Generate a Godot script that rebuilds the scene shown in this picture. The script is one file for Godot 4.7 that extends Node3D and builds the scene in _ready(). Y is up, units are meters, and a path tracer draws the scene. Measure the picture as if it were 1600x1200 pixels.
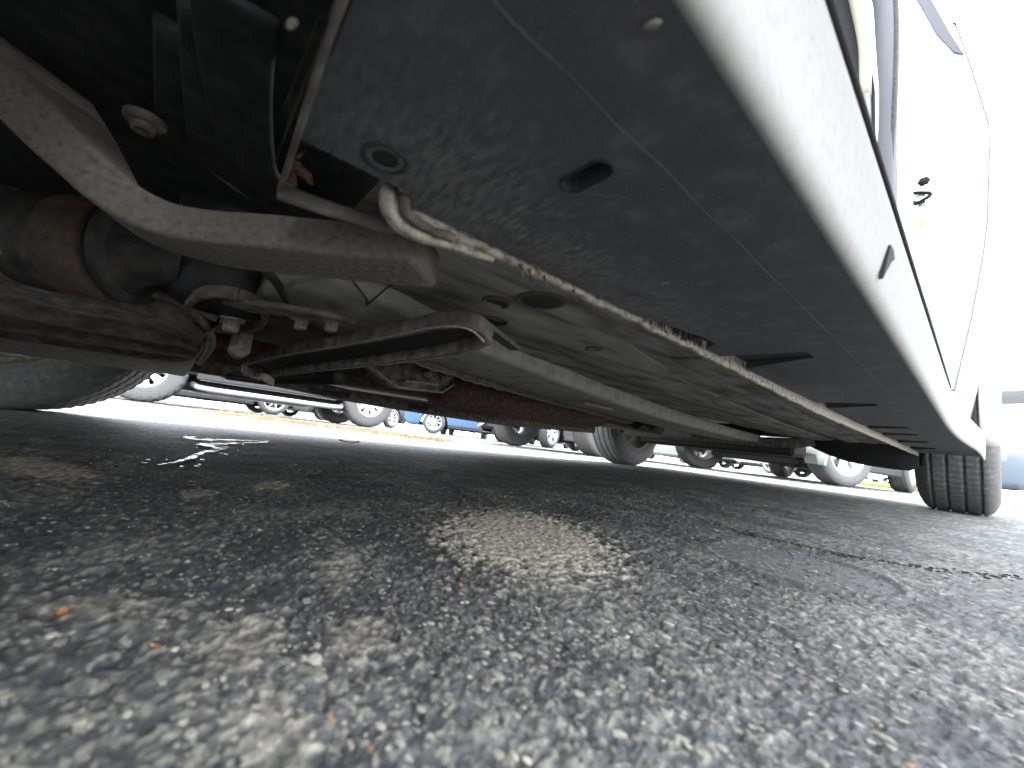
extends Node3D

# ---------------------------------------------------------------- helpers
var rng := RandomNumberGenerator.new()
var M := {}
var cache := {}
var used_names := {}

func numbered(called: String) -> String:
	if not used_names.has(called):
		used_names[called] = 0
		return called
	used_names[called] += 1
	return "%s_%03d" % [called, used_names[called]]

func begin(smooth := true) -> SurfaceTool:
	var st := SurfaceTool.new()
	st.begin(Mesh.PRIMITIVE_TRIANGLES)
	st.set_smooth_group(0 if smooth else -1)
	return st

func tri(st: SurfaceTool, a: Vector3, b: Vector3, c: Vector3) -> void:
	st.add_vertex(a); st.add_vertex(b); st.add_vertex(c)

func quad(st: SurfaceTool, a: Vector3, b: Vector3, c: Vector3, d: Vector3) -> void:
	tri(st, a, b, c); tri(st, a, c, d)

func finish(st: SurfaceTool) -> ArrayMesh:
	st.generate_normals()
	return st.commit()

func part(called: String, mesh: Mesh, m: Material, parent: Node3D, at := Vector3.ZERO, label := "") -> MeshInstance3D:
	var o := MeshInstance3D.new()
	o.name = called
	o.mesh = mesh
	o.material_override = m
	o.position = at
	if label: o.set_meta("label", label)
	parent.add_child(o, true)
	return o

func thing(called: String, label: String, category: String, at := Vector3.ZERO, yaw := 0.0, group := "") -> Node3D:
	var o := Node3D.new()
	o.name = numbered(called)
	add_child(o)
	o.position = at
	o.rotation.y = yaw
	o.set_meta("label", label)
	o.set_meta("category", category)
	if group: o.set_meta("group", group)
	return o

func sub(called: String, parent: Node3D, at := Vector3.ZERO) -> Node3D:
	var o := Node3D.new()
	o.name = called
	o.position = at
	parent.add_child(o, true)
	return o

# rows of points -> surface; wrap closes each row on itself
func grid(st: SurfaceTool, rows: Array, wrap := false) -> void:
	for i in rows.size() - 1:
		var a: PackedVector3Array = rows[i]
		var b: PackedVector3Array = rows[i + 1]
		var n := a.size()
		for j in (n if wrap else n - 1):
			var k := (j + 1) % n
			quad(st, a[j], b[j], b[k], a[k])

func cap(st: SurfaceTool, ring: PackedVector3Array, flip := false) -> void:
	var c := Vector3.ZERO
	for p in ring: c += p
	c /= ring.size()
	for j in ring.size():
		var k := (j + 1) % ring.size()
		if flip: tri(st, c, ring[k], ring[j])
		else: tri(st, c, ring[j], ring[k])

# a closed profile (x across, y up) carried along a path
func sweep(st: SurfaceTool, path: Array, prof: PackedVector2Array, up := Vector3.UP, scales := []) -> void:
	var rows := []
	for i in path.size():
		var p: Vector3 = path[i]
		var t: Vector3 = (path[mini(i + 1, path.size() - 1)] - path[maxi(i - 1, 0)]).normalized()
		var side := t.cross(up).normalized()
		var nu := side.cross(t).normalized()
		var s: float = scales[i] if scales.size() else 1.0
		var row := PackedVector3Array()
		for q in prof: row.append(p + side * q.x * s + nu * q.y * s)
		rows.append(row)
	grid(st, rows, true)
	cap(st, rows[0]); cap(st, rows[-1], true)

func circle(r: float, n := 12, ry := -1.0) -> PackedVector2Array:
	var a := PackedVector2Array()
	for i in n: a.append(Vector2(cos(TAU * i / n) * r, sin(TAU * i / n) * (ry if ry > 0 else r)))
	return a

func roundrect(w: float, h: float, r: float, seg := 3) -> PackedVector2Array:
	var a := PackedVector2Array()
	for q in 4:
		var cx := (w / 2 - r) * (1 if q == 0 or q == 3 else -1)
		var cy := (h / 2 - r) * (1 if q < 2 else -1)
		for i in seg + 1:
			var t := (q + float(i) / seg) * PI / 2
			a.append(Vector2(cx + cos(t) * r, cy + sin(t) * r))
	return a

func tube(path: Array, r: float, n := 10) -> ArrayMesh:
	var st := begin()
	sweep(st, path, circle(r, n), Vector3(0.013, 1, 0.021).normalized())
	return finish(st)

func spline(pts: Array, per := 6) -> Array:
	var out := []
	for i in pts.size() - 1:
		var p0: Vector3 = pts[maxi(i - 1, 0)]
		var p1: Vector3 = pts[i]
		var p2: Vector3 = pts[i + 1]
		var p3: Vector3 = pts[mini(i + 2, pts.size() - 1)]
		for k in per: out.append(p1.cubic_interpolate(p2, p0, p3, float(k) / per))
	out.append(pts[-1])
	return out

# lathe about the x axis; profile of (axial, radius)
func lathe(st: SurfaceTool, prof: Array, n := 32, origin := Vector3.ZERO, bump = null) -> void:
	var rows := []
	for i in n + 1:
		var t := TAU * (i % n) / n
		var row := PackedVector3Array()
		for k in prof.size():
			var p: Vector2 = prof[k]
			var r := p.y
			if bump != null: r += bump.call(i % n, k)
			row.append(origin + Vector3(p.x, cos(t) * r, sin(t) * r))
		rows.append(row)
	grid(st, rows)

func lathe_y(prof: Array, n := 24) -> ArrayMesh:
	var st := begin()
	var rows := []
	for i in n + 1:
		var t := TAU * (i % n) / n
		var row := PackedVector3Array()
		for p in prof: row.append(Vector3(cos(t) * p.x, p.y, sin(t) * p.x))
		rows.append(row)
	grid(st, rows)
	return finish(st)

# chamfered box
func box(st: SurfaceTool, c: Vector3, s: Vector3, ch := 0.004, basis := Basis()) -> void:
	var h := s / 2
	var e := minf(ch, minf(h.x, minf(h.y, h.z)) * 0.9)
	var P := func(sx, sy, sz, ax) -> Vector3:
		var v := Vector3(sx * h.x, sy * h.y, sz * h.z)
		for k in 3:
			if k != ax: v[k] -= signf(v[k]) * e
		return c + basis * v
	for ax in 3:
		for s0 in [-1, 1]:
			var a1 := (ax + 1) % 3
			var a2 := (ax + 2) % 3
			var pts := []
			for q in [[-1, -1], [1, -1], [1, 1], [-1, 1]]:
				var sg := [0, 0, 0]
				sg[ax] = s0; sg[a1] = q[0]; sg[a2] = q[1]
				pts.append(P.call(sg[0], sg[1], sg[2], ax))
			if s0 > 0: quad(st, pts[0], pts[3], pts[2], pts[1])
			else: quad(st, pts[0], pts[1], pts[2], pts[3])
			for s1 in [-1, 1]:
				if ax == 2 and false: continue
				var b := (ax + 1) % 3
				var cc := (ax + 2) % 3
				var sa := [0, 0, 0]
				var sb := [0, 0, 0]
				sa[ax] = s0; sa[b] = s1; sa[cc] = -1
				sb[ax] = s0; sb[b] = s1; sb[cc] = 1
				var p1: Vector3 = P.call(sa[0], sa[1], sa[2], ax)
				var p2: Vector3 = P.call(sb[0], sb[1], sb[2], ax)
				var p3: Vector3 = P.call(sb[0], sb[1], sb[2], b)
				var p4: Vector3 = P.call(sa[0], sa[1], sa[2], b)
				if s0 * s1 > 0: quad(st, p1, p2, p3, p4)
				else: quad(st, p4, p3, p2, p1)
	for sx in [-1, 1]:
		for sy in [-1, 1]:
			for sz in [-1, 1]:
				var a: Vector3 = P.call(sx, sy, sz, 0)
				var b: Vector3 = P.call(sx, sy, sz, 1)
				var d: Vector3 = P.call(sx, sy, sz, 2)
				if sx * sy * sz > 0: tri(st, a, d, b)
				else: tri(st, a, b, d)

func box_mesh(s: Vector3, ch := 0.004) -> ArrayMesh:
	var st := begin(false)
	box(st, Vector3.ZERO, s, ch)
	return finish(st)

# polygon in a plane (origin o, axes u and v) given a thickness along n
func plate(poly: PackedVector2Array, o: Vector3, u: Vector3, v: Vector3, thick: float, ch := 0.0) -> ArrayMesh:
	var st := begin(false)
	plate_into(st, poly, o, u, v, thick, ch)
	return finish(st)

func plate_into(st: SurfaceTool, poly: PackedVector2Array, o: Vector3, u: Vector3, v: Vector3, thick: float, ch := 0.0) -> void:
	var n := u.cross(v).normalized()
	var idx := Geometry2D.triangulate_polygon(poly)
	var inner := poly
	if ch > 0.0:
		var off := Geometry2D.offset_polygon(poly, -ch)
		if off.size() and off[0].size() == poly.size(): inner = off[0]
	for s in [0, 1]:
		for i in range(0, idx.size(), 3):
			var a: Vector3 = o + u * inner[idx[i]].x + v * inner[idx[i]].y + n * thick * s
			var b: Vector3 = o + u * inner[idx[i + 1]].x + v * inner[idx[i + 1]].y + n * thick * s
			var c: Vector3 = o + u * inner[idx[i + 2]].x + v * inner[idx[i + 2]].y + n * thick * s
			if s: tri(st, a, c, b)
			else: tri(st, a, b, c)
	for i in poly.size():
		var k := (i + 1) % poly.size()
		var a := o + u * poly[i].x + v * poly[i].y
		var b := o + u * poly[k].x + v * poly[k].y
		quad(st, a, b, b + n * thick, a + n * thick)

func hexbolt(r: float, h: float) -> ArrayMesh:
	return lathe_y([Vector2(0.0, -h), Vector2(r * 0.8, -h), Vector2(r * 0.95, -h * 0.85), Vector2(r, 0.0), Vector2(r * 1.5, 0.0), Vector2(r * 1.5, h * 0.2), Vector2(0, h * 0.2)], 6)

# ---------------------------------------------------------------- materials
func lin(r: float, g: float, b: float) -> Color:
	return Color(r, g, b).linear_to_srgb()

func noise_tex(sd: int, freq: float, oct: int, stops: Array, size := 512, gain := 0.55) -> NoiseTexture2D:
	var n := FastNoiseLite.new()
	n.seed = sd
	n.noise_type = FastNoiseLite.TYPE_SIMPLEX_SMOOTH
	n.frequency = freq
	n.fractal_octaves = oct
	n.fractal_gain = gain
	var t := NoiseTexture2D.new()
	t.width = size; t.height = size
	t.seamless = true
	t.noise = n
	if stops.size():
		var g := Gradient.new()
		var off := PackedFloat32Array()
		var col := PackedColorArray()
		for s in stops:
			off.append(s[0]); col.append(s[1])
		g.offsets = off; g.colors = col
		t.color_ramp = g
	return t

func mat(called: String, c: Color, rough: float, tex: Texture2D = null, scale := 4.0, bump: Texture2D = null, bump_cm := 0.05, metal := 0.0) -> StandardMaterial3D:
	var m := StandardMaterial3D.new()
	m.resource_name = called
	m.albedo_color = c
	m.roughness = rough
	m.metallic = metal
	if tex:
		m.albedo_texture = tex
	if tex or bump:
		m.uv1_triplanar = true
		m.uv1_scale = Vector3.ONE * scale
	if bump:
		m.heightmap_enabled = true
		m.heightmap_texture = bump
		m.heightmap_scale = bump_cm
	M[called] = m
	return m

func make_materials() -> void:
	var W := Color.WHITE
	var grain := noise_tex(3, 0.03, 5, [])
	var fine := noise_tex(4, 0.09, 4, [])
	mat("dark_metal", W, 0.72, noise_tex(11, 0.018, 5, [[0.25, lin(.014, .014, .014)], [0.5, lin(.03, .029, .028)], [0.7, lin(.048, .043, .037)], [0.85, lin(.09, .078, .064)]]), 6.0, grain, 0.05)
	mat("inner_metal", W, 0.8, noise_tex(12, 0.02, 4, [[0.3, lin(.02, .021, .021)], [0.6, lin(.03, .031, .031)], [0.85, lin(.045, .045, .042)]]), 5.0, grain, 0.03)
	mat("dusty_metal", W, 0.85, noise_tex(13, 0.02, 6, [[0.2, lin(.06, .053, .043)], [0.45, lin(.125, .11, .092)], [0.65, lin(.175, .155, .13)], [0.8, lin(.24, .212, .175)]]), 5.0, grain, 0.05)
	mat("brace_metal", W, 0.8, noise_tex(14, 0.05, 6, [[0.1, lin(.045, .039, .033)], [0.26, lin(.12, .108, .092)], [0.5, lin(.165, .15, .128)], [0.85, lin(.215, .196, .168)]]), 9.0, fine, 0.025)
	mat("rail_paint", W, 0.7, noise_tex(15, 0.014, 6, [[0.12, lin(.2, .185, .155)], [0.4, lin(.31, .3, .262)], [0.7, lin(.38, .375, .335)]]), 4.0, fine, 0.02)
	mat("floor_paint", W, 0.8, noise_tex(16, 0.012, 6, [[0.1, lin(.08, .073, .062)], [0.32, lin(.16, .15, .13)], [0.5, lin(.24, .23, .203)], [0.75, lin(.31, .302, .275)]]), 3.2, grain, 0.03).uv1_scale = Vector3(4.5, 4.5, 1.1)
	mat("flange_paint", W, 0.6, noise_tex(17, 0.035, 6, [[0.0, lin(.05, .022, .012)], [0.2, lin(.12, .08, .055)], [0.32, lin(.22, .195, .155)], [0.5, lin(.34, .31, .245)], [0.85, lin(.45, .42, .35)]]), 8.0, fine, 0.03)
	mat("rust", W, 0.9, noise_tex(18, 0.025, 6, [[0.2, lin(.035, .022, .018)], [0.5, lin(.075, .044, .034)], [0.75, lin(.115, .07, .052)], [0.9, lin(.18, .125, .09)]]), 5.0, grain, 0.07)
	mat("bright_rust", W, 0.9, noise_tex(19, 0.03, 5, [[0.25, lin(.05, .03, .02)], [0.5, lin(.12, .06, .035)], [0.7, lin(.22, .12, .07)], [0.85, lin(.3, .22, .16)]]), 14.0, grain, 0.05)
	mat("rusty_steel", W, 0.85, noise_tex(26, 0.012, 6, [[0.3, lin(.05, .042, .035)], [0.5, lin(.085, .065, .05)], [0.66, lin(.11, .062, .035)], [0.85, lin(.16, .1, .06)]]), 16.0, grain, 0.05)
	mat("edge_metal", W, 0.55, noise_tex(20, 0.03, 5, [[0.2, lin(.1, .09, .07)], [0.5, lin(.26, .24, .2)], [0.85, lin(.4, .37, .32)]]), 12.0, fine, 0.02, 0.3)
	mat("rubber", W, 0.75, noise_tex(21, 0.03, 5, [[0.3, lin(.022, .022, .023)], [0.6, lin(.036, .036, .037)], [0.85, lin(.06, .057, .052)]]), 6.0, fine, 0.03)
	mat("tyre_rubber", W, 0.8, noise_tex(22, 0.02, 5, [[0.3, lin(.06, .06, .06)], [0.6, lin(.085, .084, .082)], [0.85, lin(.12, .115, .106)]]), 5.0, fine, 0.03)
	mat("slit_rubber", lin(.03, .03, .03), 0.95).metallic_specular = .15
	mat("black_plastic", W, 0.6, noise_tex(23, 0.04, 4, [[0.3, lin(.012, .012, .013)], [0.7, lin(.022, .022, .023)]]), 8.0, fine, 0.02)
	var wp := mat("sill_shade_grey", W, 0.85, noise_tex(24, 0.03, 6, [[0.02, lin(.06, .055, .05)], [0.1, lin(.2, .198, .186)], [0.5, lin(.235, .233, .22)]]), 9.0)  # white sill paint darkened to stand for the shade on it
	wp.metallic_specular = .18
	for c in [["white_body", lin(.62, .62, .62)], ["blue_body", lin(.06, .12, .24)], ["grey_body", lin(.06, .065, .07)], ["green_grey_body", lin(.16, .18, .17)], ["slate_body", lin(.09, .115, .14)], ["black_body", lin(.02, .021, .023)]]:
		var m := mat(c[0], c[1], 0.3)
		m.clearcoat_enabled = true; m.clearcoat = 0.8; m.clearcoat_roughness = 0.06
	mat("alloy", lin(.62, .63, .65), 0.32, null, 1.0, null, 0.0, 0.75)
	mat("pale_alloy", lin(.75, .75, .75), 0.4)
	mat("chrome", lin(.75, .76, .78), 0.16, null, 1.0, null, 0.0, 1.0)
	mat("step_metal", lin(.5, .52, .55), 0.28, null, 1.0, null, 0.0, 0.8)
	mat("brake_disc", lin(.2, .19, .18), 0.5, null, 1.0, null, 0.0, 0.6)
	mat("under_metal", W, 0.8, noise_tex(25, 0.03, 4, [[0.3, lin(.012, .012, .013)], [0.7, lin(.03, .03, .03)]]), 3.0)
	var gl := mat("tinted_glass", Color(0.03, 0.04, 0.045, 0.55), 0.05)
	gl.transparency = BaseMaterial3D.TRANSPARENCY_ALPHA
	mat("red_lens", lin(.45, .02, .02), 0.2)
	mat("clear_lens", lin(.6, .6, .6), 0.15)
	mat("yellow_paint", lin(.3, .27, .06), 0.7)
	mat("lime_paint", lin(.5, .58, .05), 0.5)
	mat("red_paint", lin(.5, .03, .02), 0.4)
	mat("cream_trim", lin(.33, .32, .24), 0.7)
	mat("grey_trim", lin(.13, .14, .135), 0.7)
	mat("seal_rubber", lin(.07, .075, .085), 0.55)
	mat("cabin_dark", lin(.03, .03, .034), 0.85)
	mat("seat_cloth", lin(.05, .05, .058), 0.95)
	mat("steel", lin(.5, .5, .5), 0.35, null, 1.0, null, 0.0, 0.9)
	mat("label_paper", lin(.75, .74, .68), 0.6)
	mat("label_orange", lin(.75, .45, .12), 0.6)
	mat("dried_leaf", lin(.3, .12, .04), 0.85)
	mat("crumb_dirt", lin(.02, .018, .015), 0.95)
	mat("scratch", lin(.1, .1, .098), 0.7)

# ---------------------------------------------------------------- wheels
func tyre_mesh(R: float, w: float, rr: float, n := 180, sipes := true, knobby := false) -> ArrayMesh:
	var key := "tyre%.3f_%.3f_%.3f_%d_%s_%s" % [R, w, rr, n, sipes, knobby]
	if cache.has(key): return cache[key]
	var h := w / 2
	var prof := [Vector2(-h + .012, rr - .008), Vector2(-h + .004, rr + .004), Vector2(-h - .004, rr + .025), Vector2(-h - .007, (R + rr) / 2), Vector2(-h - .002, R - .04), Vector2(-h + .008, R - .018), Vector2(-h + .02, R - .006)]
	var g := [-.6, -.21, .21, .6]
	for k in g:
		var c: float = k * h
		prof.append_array([Vector2(c - .0085, R), Vector2(c - .0052, R - .0004), Vector2(c - .0042, R - .0015), Vector2(c - .0036, R - .0048), Vector2(c + .0036, R - .0048), Vector2(c + .0042, R - .0015), Vector2(c + .0052, R - .0004), Vector2(c + .0085, R)])
	for k in range(6, -1, -1): prof.append(Vector2(-prof[k].x, prof[k].y))
	var last := prof.size() - 1
	var bump := func(i: int, k: int) -> float:
		if not sipes: return 0.0
		var e := mini(k, last - k)
		if knobby:
			return -.013 if e >= 5 and (i + (2 if k % 5 < 2 else 0)) % 5 < 2 else 0.0
		if e >= 5 and i % 3 == 0: return -.0028
		return 0.0
	var st := begin()
	lathe(st, prof, n, Vector3.ZERO, bump)
	cache[key] = finish(st)
	return cache[key]

func rim_mesh(rr: float, w: float, spokes: int, sw: float, twin := false) -> ArrayMesh:
	var key := "rim%.3f_%.3f_%d_%.3f_%s" % [rr, w, spokes, sw, twin]
	if cache.has(key): return cache[key]
	var h := w / 2
	var st := begin()
	lathe(st, [Vector2(-h + .01, rr - .006), Vector2(-h + .008, rr + .004), Vector2(-h + .014, rr + .006), Vector2(-h + .03, rr - .012), Vector2(0, rr - .03), Vector2(h - .035, rr - .014), Vector2(h - .014, rr + .006), Vector2(h - .006, rr + .006), Vector2(h - .004, rr - .004), Vector2(h - .014, rr - .014), Vector2(h - .04, rr - .022)], 48)
	lathe(st, [Vector2(h - .06, .075), Vector2(h - .03, .07), Vector2(h - .022, .06), Vector2(h - .024, .035), Vector2(h - .018, .03), Vector2(h - .016, .0)], 24)
	st.set_smooth_group(-1)
	for i in spokes:
		for tw in ([-1, 1] if twin else [0]):
			var t: float = TAU * i / spokes + tw * TAU / spokes * 0.17
			var b := Basis(Vector3.RIGHT, t)
			var rows := []
			for q in [[.05, sw * .8, h - .028], [rr * .55, sw * .62, h - .02], [rr - .012, sw, h - .016]]:
				var y: float = q[0]
				var hw: float = q[1] / 2
				var x: float = q[2]
				var r := PackedVector3Array()
				for v in [Vector3(x, y, -hw * .7), Vector3(x, y, hw * .7), Vector3(x - .01, y, hw), Vector3(x - .035, y, hw * .8), Vector3(x - .035, y, -hw * .8), Vector3(x - .01, y, -hw)]: r.append(b * v)
				rows.append(r)
			grid(st, rows, true)
	cache[key] = finish(st)
	return cache[key]

func steel_mesh(rr: float, w: float) -> ArrayMesh:
	var key := "steel%.3f_%.3f" % [rr, w]
	if cache.has(key): return cache[key]
	var h := w / 2
	var st := begin()
	lathe(st, [Vector2(-h + .006, rr - .01), Vector2(-h + .004, rr + .005), Vector2(-h + .016, rr + .005), Vector2(-h + .03, rr - .014), Vector2(0, rr - .03), Vector2(h - .03, rr - .014), Vector2(h - .004, rr + .004), Vector2(h - .004, rr - .006), Vector2(h - .03, rr - .022)], 48)
	# dish with round windows: built as ribs between hub and barrel
	lathe(st, [Vector2(h - .03, .1), Vector2(h - .05, .09), Vector2(h - .05, .06), Vector2(h - .03, .05), Vector2(h - .03, .0)], 24)
	for i in 9:
		var b := Basis(Vector3.RIGHT, TAU * i / 9)
		var rows := []
		for q in [[.085, .06], [rr * .75, .07], [rr - .02, .115]]:
			var r := PackedVector3Array()
			var x: float = h - .035
			for v in [Vector3(x, q[0], -q[1] / 2), Vector3(x, q[0], q[1] / 2), Vector3(x - .006, q[0], q[1] / 2), Vector3(x - .006, q[0], -q[1] / 2)]: r.append(b * v)
			rows.append(r)
		grid(st, rows, true)
	cache[key] = finish(st)
	return cache[key]

# a wheel as a part: outer face towards +x (flip turns it to -x)
func wheel(parent: Node3D, at: Vector3, R: float, w: float, rr: float, rim: Mesh, rim_m: Material, flip: bool, steer := 0.0, n := 120, knobby := false, spin := 0.3) -> Node3D:
	var o := sub("wheel", parent, at)
	o.basis = Basis(Vector3.UP, (PI if flip else 0.0) + steer) * Basis(Vector3.RIGHT, spin)
	part("tyre", tyre_mesh(R, w, rr, n, n > 60, knobby), M.tyre_rubber, o)
	part("rim", rim, rim_m, o)
	if not cache.has("disc"):
		var st := begin()
		lathe(st, [Vector2(.0, .05), Vector2(.0, .135), Vector2(.02, .135), Vector2(.02, .05)], 32)
		lathe(st, [Vector2(-.09, .0), Vector2(-.09, .06), Vector2(.0, .085), Vector2(.03, .07), Vector2(.04, .0)], 24)
		cache["disc"] = finish(st)
	part("brake_disc", cache["disc"], M.brake_disc, o)
	return o

# ---------------------------------------------------------------- other cars
# z runs to the front; s holds the sizes
func arch_low(z: float, s: Dictionary, low: float) -> float:
	var y := low
	for zc in [s.wb / 2, -s.wb / 2]:
		var d: float = absf(z - zc)
		var ra: float = s.R + s.get("arch", .06)
		if d < ra: y = maxf(y, s.R + sqrt(ra * ra - d * d) - .01)
	return y

func parked_car(o: Node3D, s: Dictionary) -> void:
	var zf: float = s.wb / 2 + s.fo
	var zr: float = -s.wb / 2 - s.ro
	var hw: float = s.hw
	var belt: float = s.belt
	var top := func(z: float) -> float:
		var hood: float = s.hood
		if z > s.cowl: return lerpf(hood, hood * .86, pow(clampf((z - s.cowl) / (zf - s.cowl), 0, 1), 3.0))
		if s.deck > 0.0 and z < s.backlight: return lerpf(s.deck, s.deck * .93, clampf((s.backlight - z) / (s.backlight - zr), 0, 1))
		return belt
	var across := func(y: float, z: float) -> float:
		var t := clampf((y - s.low) / (belt - s.low), 0.0, 1.0)
		var x: float = hw - .07 * pow(1.0 - t, 2.0) - .03 * t * t
		var ends := maxf(0.0, maxf(z - (zf - .45), (zr + .4) - z))
		return x - ends * ends * .55
	var st := begin()
	var cols := []
	var nz := 72
	for i in nz + 1: cols.append(lerpf(zr, zf, float(i) / nz))
	for sg in [-1.0, 1.0]:
		var rows := []
		for z in cols:
			var lo := arch_low(z, s, s.low + (.1 if z > zf - .12 or z < zr + .12 else 0.0))
			var hi: float = top.call(z)
			var row := PackedVector3Array()
			row.append(Vector3(sg * (across.call(lo, z) - .12), lo + .005, z))
			row.append(Vector3(sg * (across.call(lo, z) - .008), lo - .002, z))
			for k in 9:
				var y := lerpf(lo, hi, k / 8.0)
				var inx := .045 if k == 8 else 0.0
				row.append(Vector3(sg * (across.call(y, z) - inx), y, z))
			row.append(Vector3(sg * (across.call(hi, z) - .2), hi + .025, z))
			row.append(Vector3(0, hi + .045, z))
			if sg < 0: row.reverse()
			rows.append(row)
		grid(st, rows)
		# end faces
		for e in [0, rows.size() - 1]:
			var r: PackedVector3Array = rows[e]
			var fan := Vector3(0, r[6].y, r[6].z + (.05 if e else -.04))
			for j in r.size() - 1:
				tri(st, fan, r[j], r[j + 1]) if e else tri(st, fan, r[j + 1], r[j])
	# roof and pillars
	var rz0: float = s.backlight_top
	var rz1: float = s.windshield_top
	var rh: float = s.height
	var rx := hw - .25
	var roof := []
	for i in 9:
		var z := lerpf(rz0, rz1, i / 8.0)
		var bow := rh - .05 * pow(absf(i / 4.0 - 1.0), 2.0)
		roof.append(PackedVector3Array([Vector3(-rx - .02, bow - .1, z), Vector3(-rx + .03, bow - .03, z), Vector3(-rx * .5, bow, z), Vector3(rx * .5, bow, z), Vector3(rx - .03, bow - .03, z), Vector3(rx + .02, bow - .1, z)]))
	grid(st, roof)
	for sg in [-1.0, 1.0]:
		var bx : float = sg * (hw - .06)
		var tx : float = sg * (rx + .02)
		for pp in [[s.cowl, rz1, .07], [s.wb * .02 - .1, s.wb * .02 - .12, .1], [s.backlight + .12, rz0, .16]]:
			var a := Vector3(bx, belt - .02, pp[0])
			var b := Vector3(tx, rh - .12, pp[1])
			quad(st, a, b, b + Vector3(0, 0, -pp[2]), a + Vector3(0, 0, -pp[2]))
	part("body", finish(st), s.paint, o)
	# glass
	for sg in [-1.0, 1.0]:
		var bx: float = sg * (hw - .075)
		var tx: float = sg * (rx + .01)
		for ww in [[s.cowl - .08, rz1 - .08, s.wb * .02 - .1, s.wb * .02 - .12], [s.wb * .02 - .2, s.wb * .02 - .22, s.backlight + .1, rz0]]:
			var g := begin(false)
			quad(g, Vector3(bx, belt, ww[0]), Vector3(tx, rh - .12, ww[1]), Vector3(tx, rh - .12, ww[3]), Vector3(bx, belt, ww[2]))
			part("side_window", finish(g), M.tinted_glass, o)
	var g2 := begin(false)
	quad(g2, Vector3(-hw + .1, belt + .03, s.cowl), Vector3(-rx, rh - .1, rz1), Vector3(rx, rh - .1, rz1), Vector3(hw - .1, belt + .03, s.cowl))
	part("windshield", finish(g2), M.tinted_glass, o)
	var g3 := begin(false)
	quad(g3, Vector3(-hw + .12, belt + .03, s.backlight), Vector3(-rx, rh - .1, rz0), Vector3(rx, rh - .1, rz0), Vector3(hw - .12, belt + .03, s.backlight))
	part("rear_window", finish(g3), M.tinted_glass, o)
	# underside with beam, pipe and arms
	var u := begin(false)
	box(u, Vector3(0, s.low + .09, 0), Vector3(hw * 2 - .32, .05, zf - zr - .35), .01)
	box(u, Vector3(0, s.low + .03, s.wb / 2 + .05), Vector3(hw * 1.1, .09, .42), .02)
	box(u, Vector3(hw * .3, s.low + .02, -.1), Vector3(.1, .1, s.wb * .8), .02)
	box(u, Vector3(-hw * .5, s.low + .04, -.1), Vector3(.08, .07, s.wb * .8), .015)
	part("underbody", finish(u), M.under_metal, o)
	part("axle", tube([Vector3(-hw + .2, s.R - .02, -s.wb / 2), Vector3(-.2, s.R - .03, -s.wb / 2 + .02), Vector3(.2, s.R - .03, -s.wb / 2 + .02), Vector3(hw - .2, s.R - .02, -s.wb / 2)], .035, 8), M.under_metal, o)
	part("exhaust_pipe", tube([Vector3(-.15, s.low + .02, s.wb / 2 - .3), Vector3(-.2, s.low - .005, -.2), Vector3(-.35, s.low + .03, -s.wb / 2 - .1), Vector3(-.4, s.low + .02, zr + .1)], .03, 8), M.dusty_metal, o)
	# trim
	for sg in [-1.0, 1.0]:
		var tr := begin(false)
		box(tr, Vector3(sg * (hw - .055), s.low + .055, 0), Vector3(.04, s.get("clad", .1), s.wb - 2 * s.R - .16), .012)
		part("sill_trim", finish(tr), s.get("clad_m", M.black_plastic), o)
	for sg in [-1.0, 1.0]:
		var tl := begin()
		sweep(tl, [Vector3(sg * (hw - .42), belt - .22, zr - .0), Vector3(sg * (hw - .2), belt - .2, zr + .1), Vector3(sg * (hw - .075), belt - .19, zr + .3)], roundrect(.03, .14, .012))
		part("tail_lamp", finish(tl), M.red_lens, o)
		var hl := begin()
		sweep(hl, [Vector3(sg * (hw - .5), s.hood * .78, zf - .0), Vector3(sg * (hw - .25), s.hood * .8, zf - .1), Vector3(sg * (hw - .12), s.hood * .82, zf - .3)], roundrect(.03, .13, .012))
		part("headlamp", finish(hl), M.clear_lens, o)
		var mi := begin()
		box(mi, Vector3(sg * (hw + .1), belt + .08, s.cowl - .25), Vector3(.2, .14, .09), .03)
		part("mirror", finish(mi), s.paint, o)
		for hz in [.35, -.75]:
			part("door_handle", tube([Vector3(sg * (hw - .02), belt - .12, hz), Vector3(sg * (hw + .012), belt - .115, hz - .03), Vector3(sg * (hw + .012), belt - .115, hz - .17), Vector3(sg * (hw - .02), belt - .12, hz - .2)], .011, 6), s.get("handle_m", s.paint), o)
	for e in [1.0, -1.0]:
		var bm := begin(false)
		var zz: float = zf if e > 0 else zr
		box(bm, Vector3(0, s.low + .17, zz - e * .08), Vector3(hw * 1.55, .14, .12), .03)
		part("bumper", finish(bm), s.get("bumper_m", M.black_plastic), o)
	# wheels
	for sg in [-1.0, 1.0]:
		for zz in [s.wb / 2, -s.wb / 2]:
			var wh := wheel(o, Vector3(sg * s.track, s.R, zz), s.R, s.tw, s.rr, s.rim, s.rim_m, sg < 0, s.get("steer", 0.0) if zz > 0 else 0.0, 120, s.get("knobby", false), s.get("spin", .3) + zz)
			if s.has("caliper") and zz < 0:
				var cb := begin(false)
				box(cb, Vector3(.02, .115, .07), Vector3(.07, .05, .12), .012, Basis(Vector3.RIGHT, .5))
				part("brake_caliper", finish(cb), s.caliper, wh)

# ---------------------------------------------------------------- ground
var nz_fine := FastNoiseLite.new()
var nz_mid := FastNoiseLite.new()
var nz_big := FastNoiseLite.new()
var nz_cell := FastNoiseLite.new()

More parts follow.
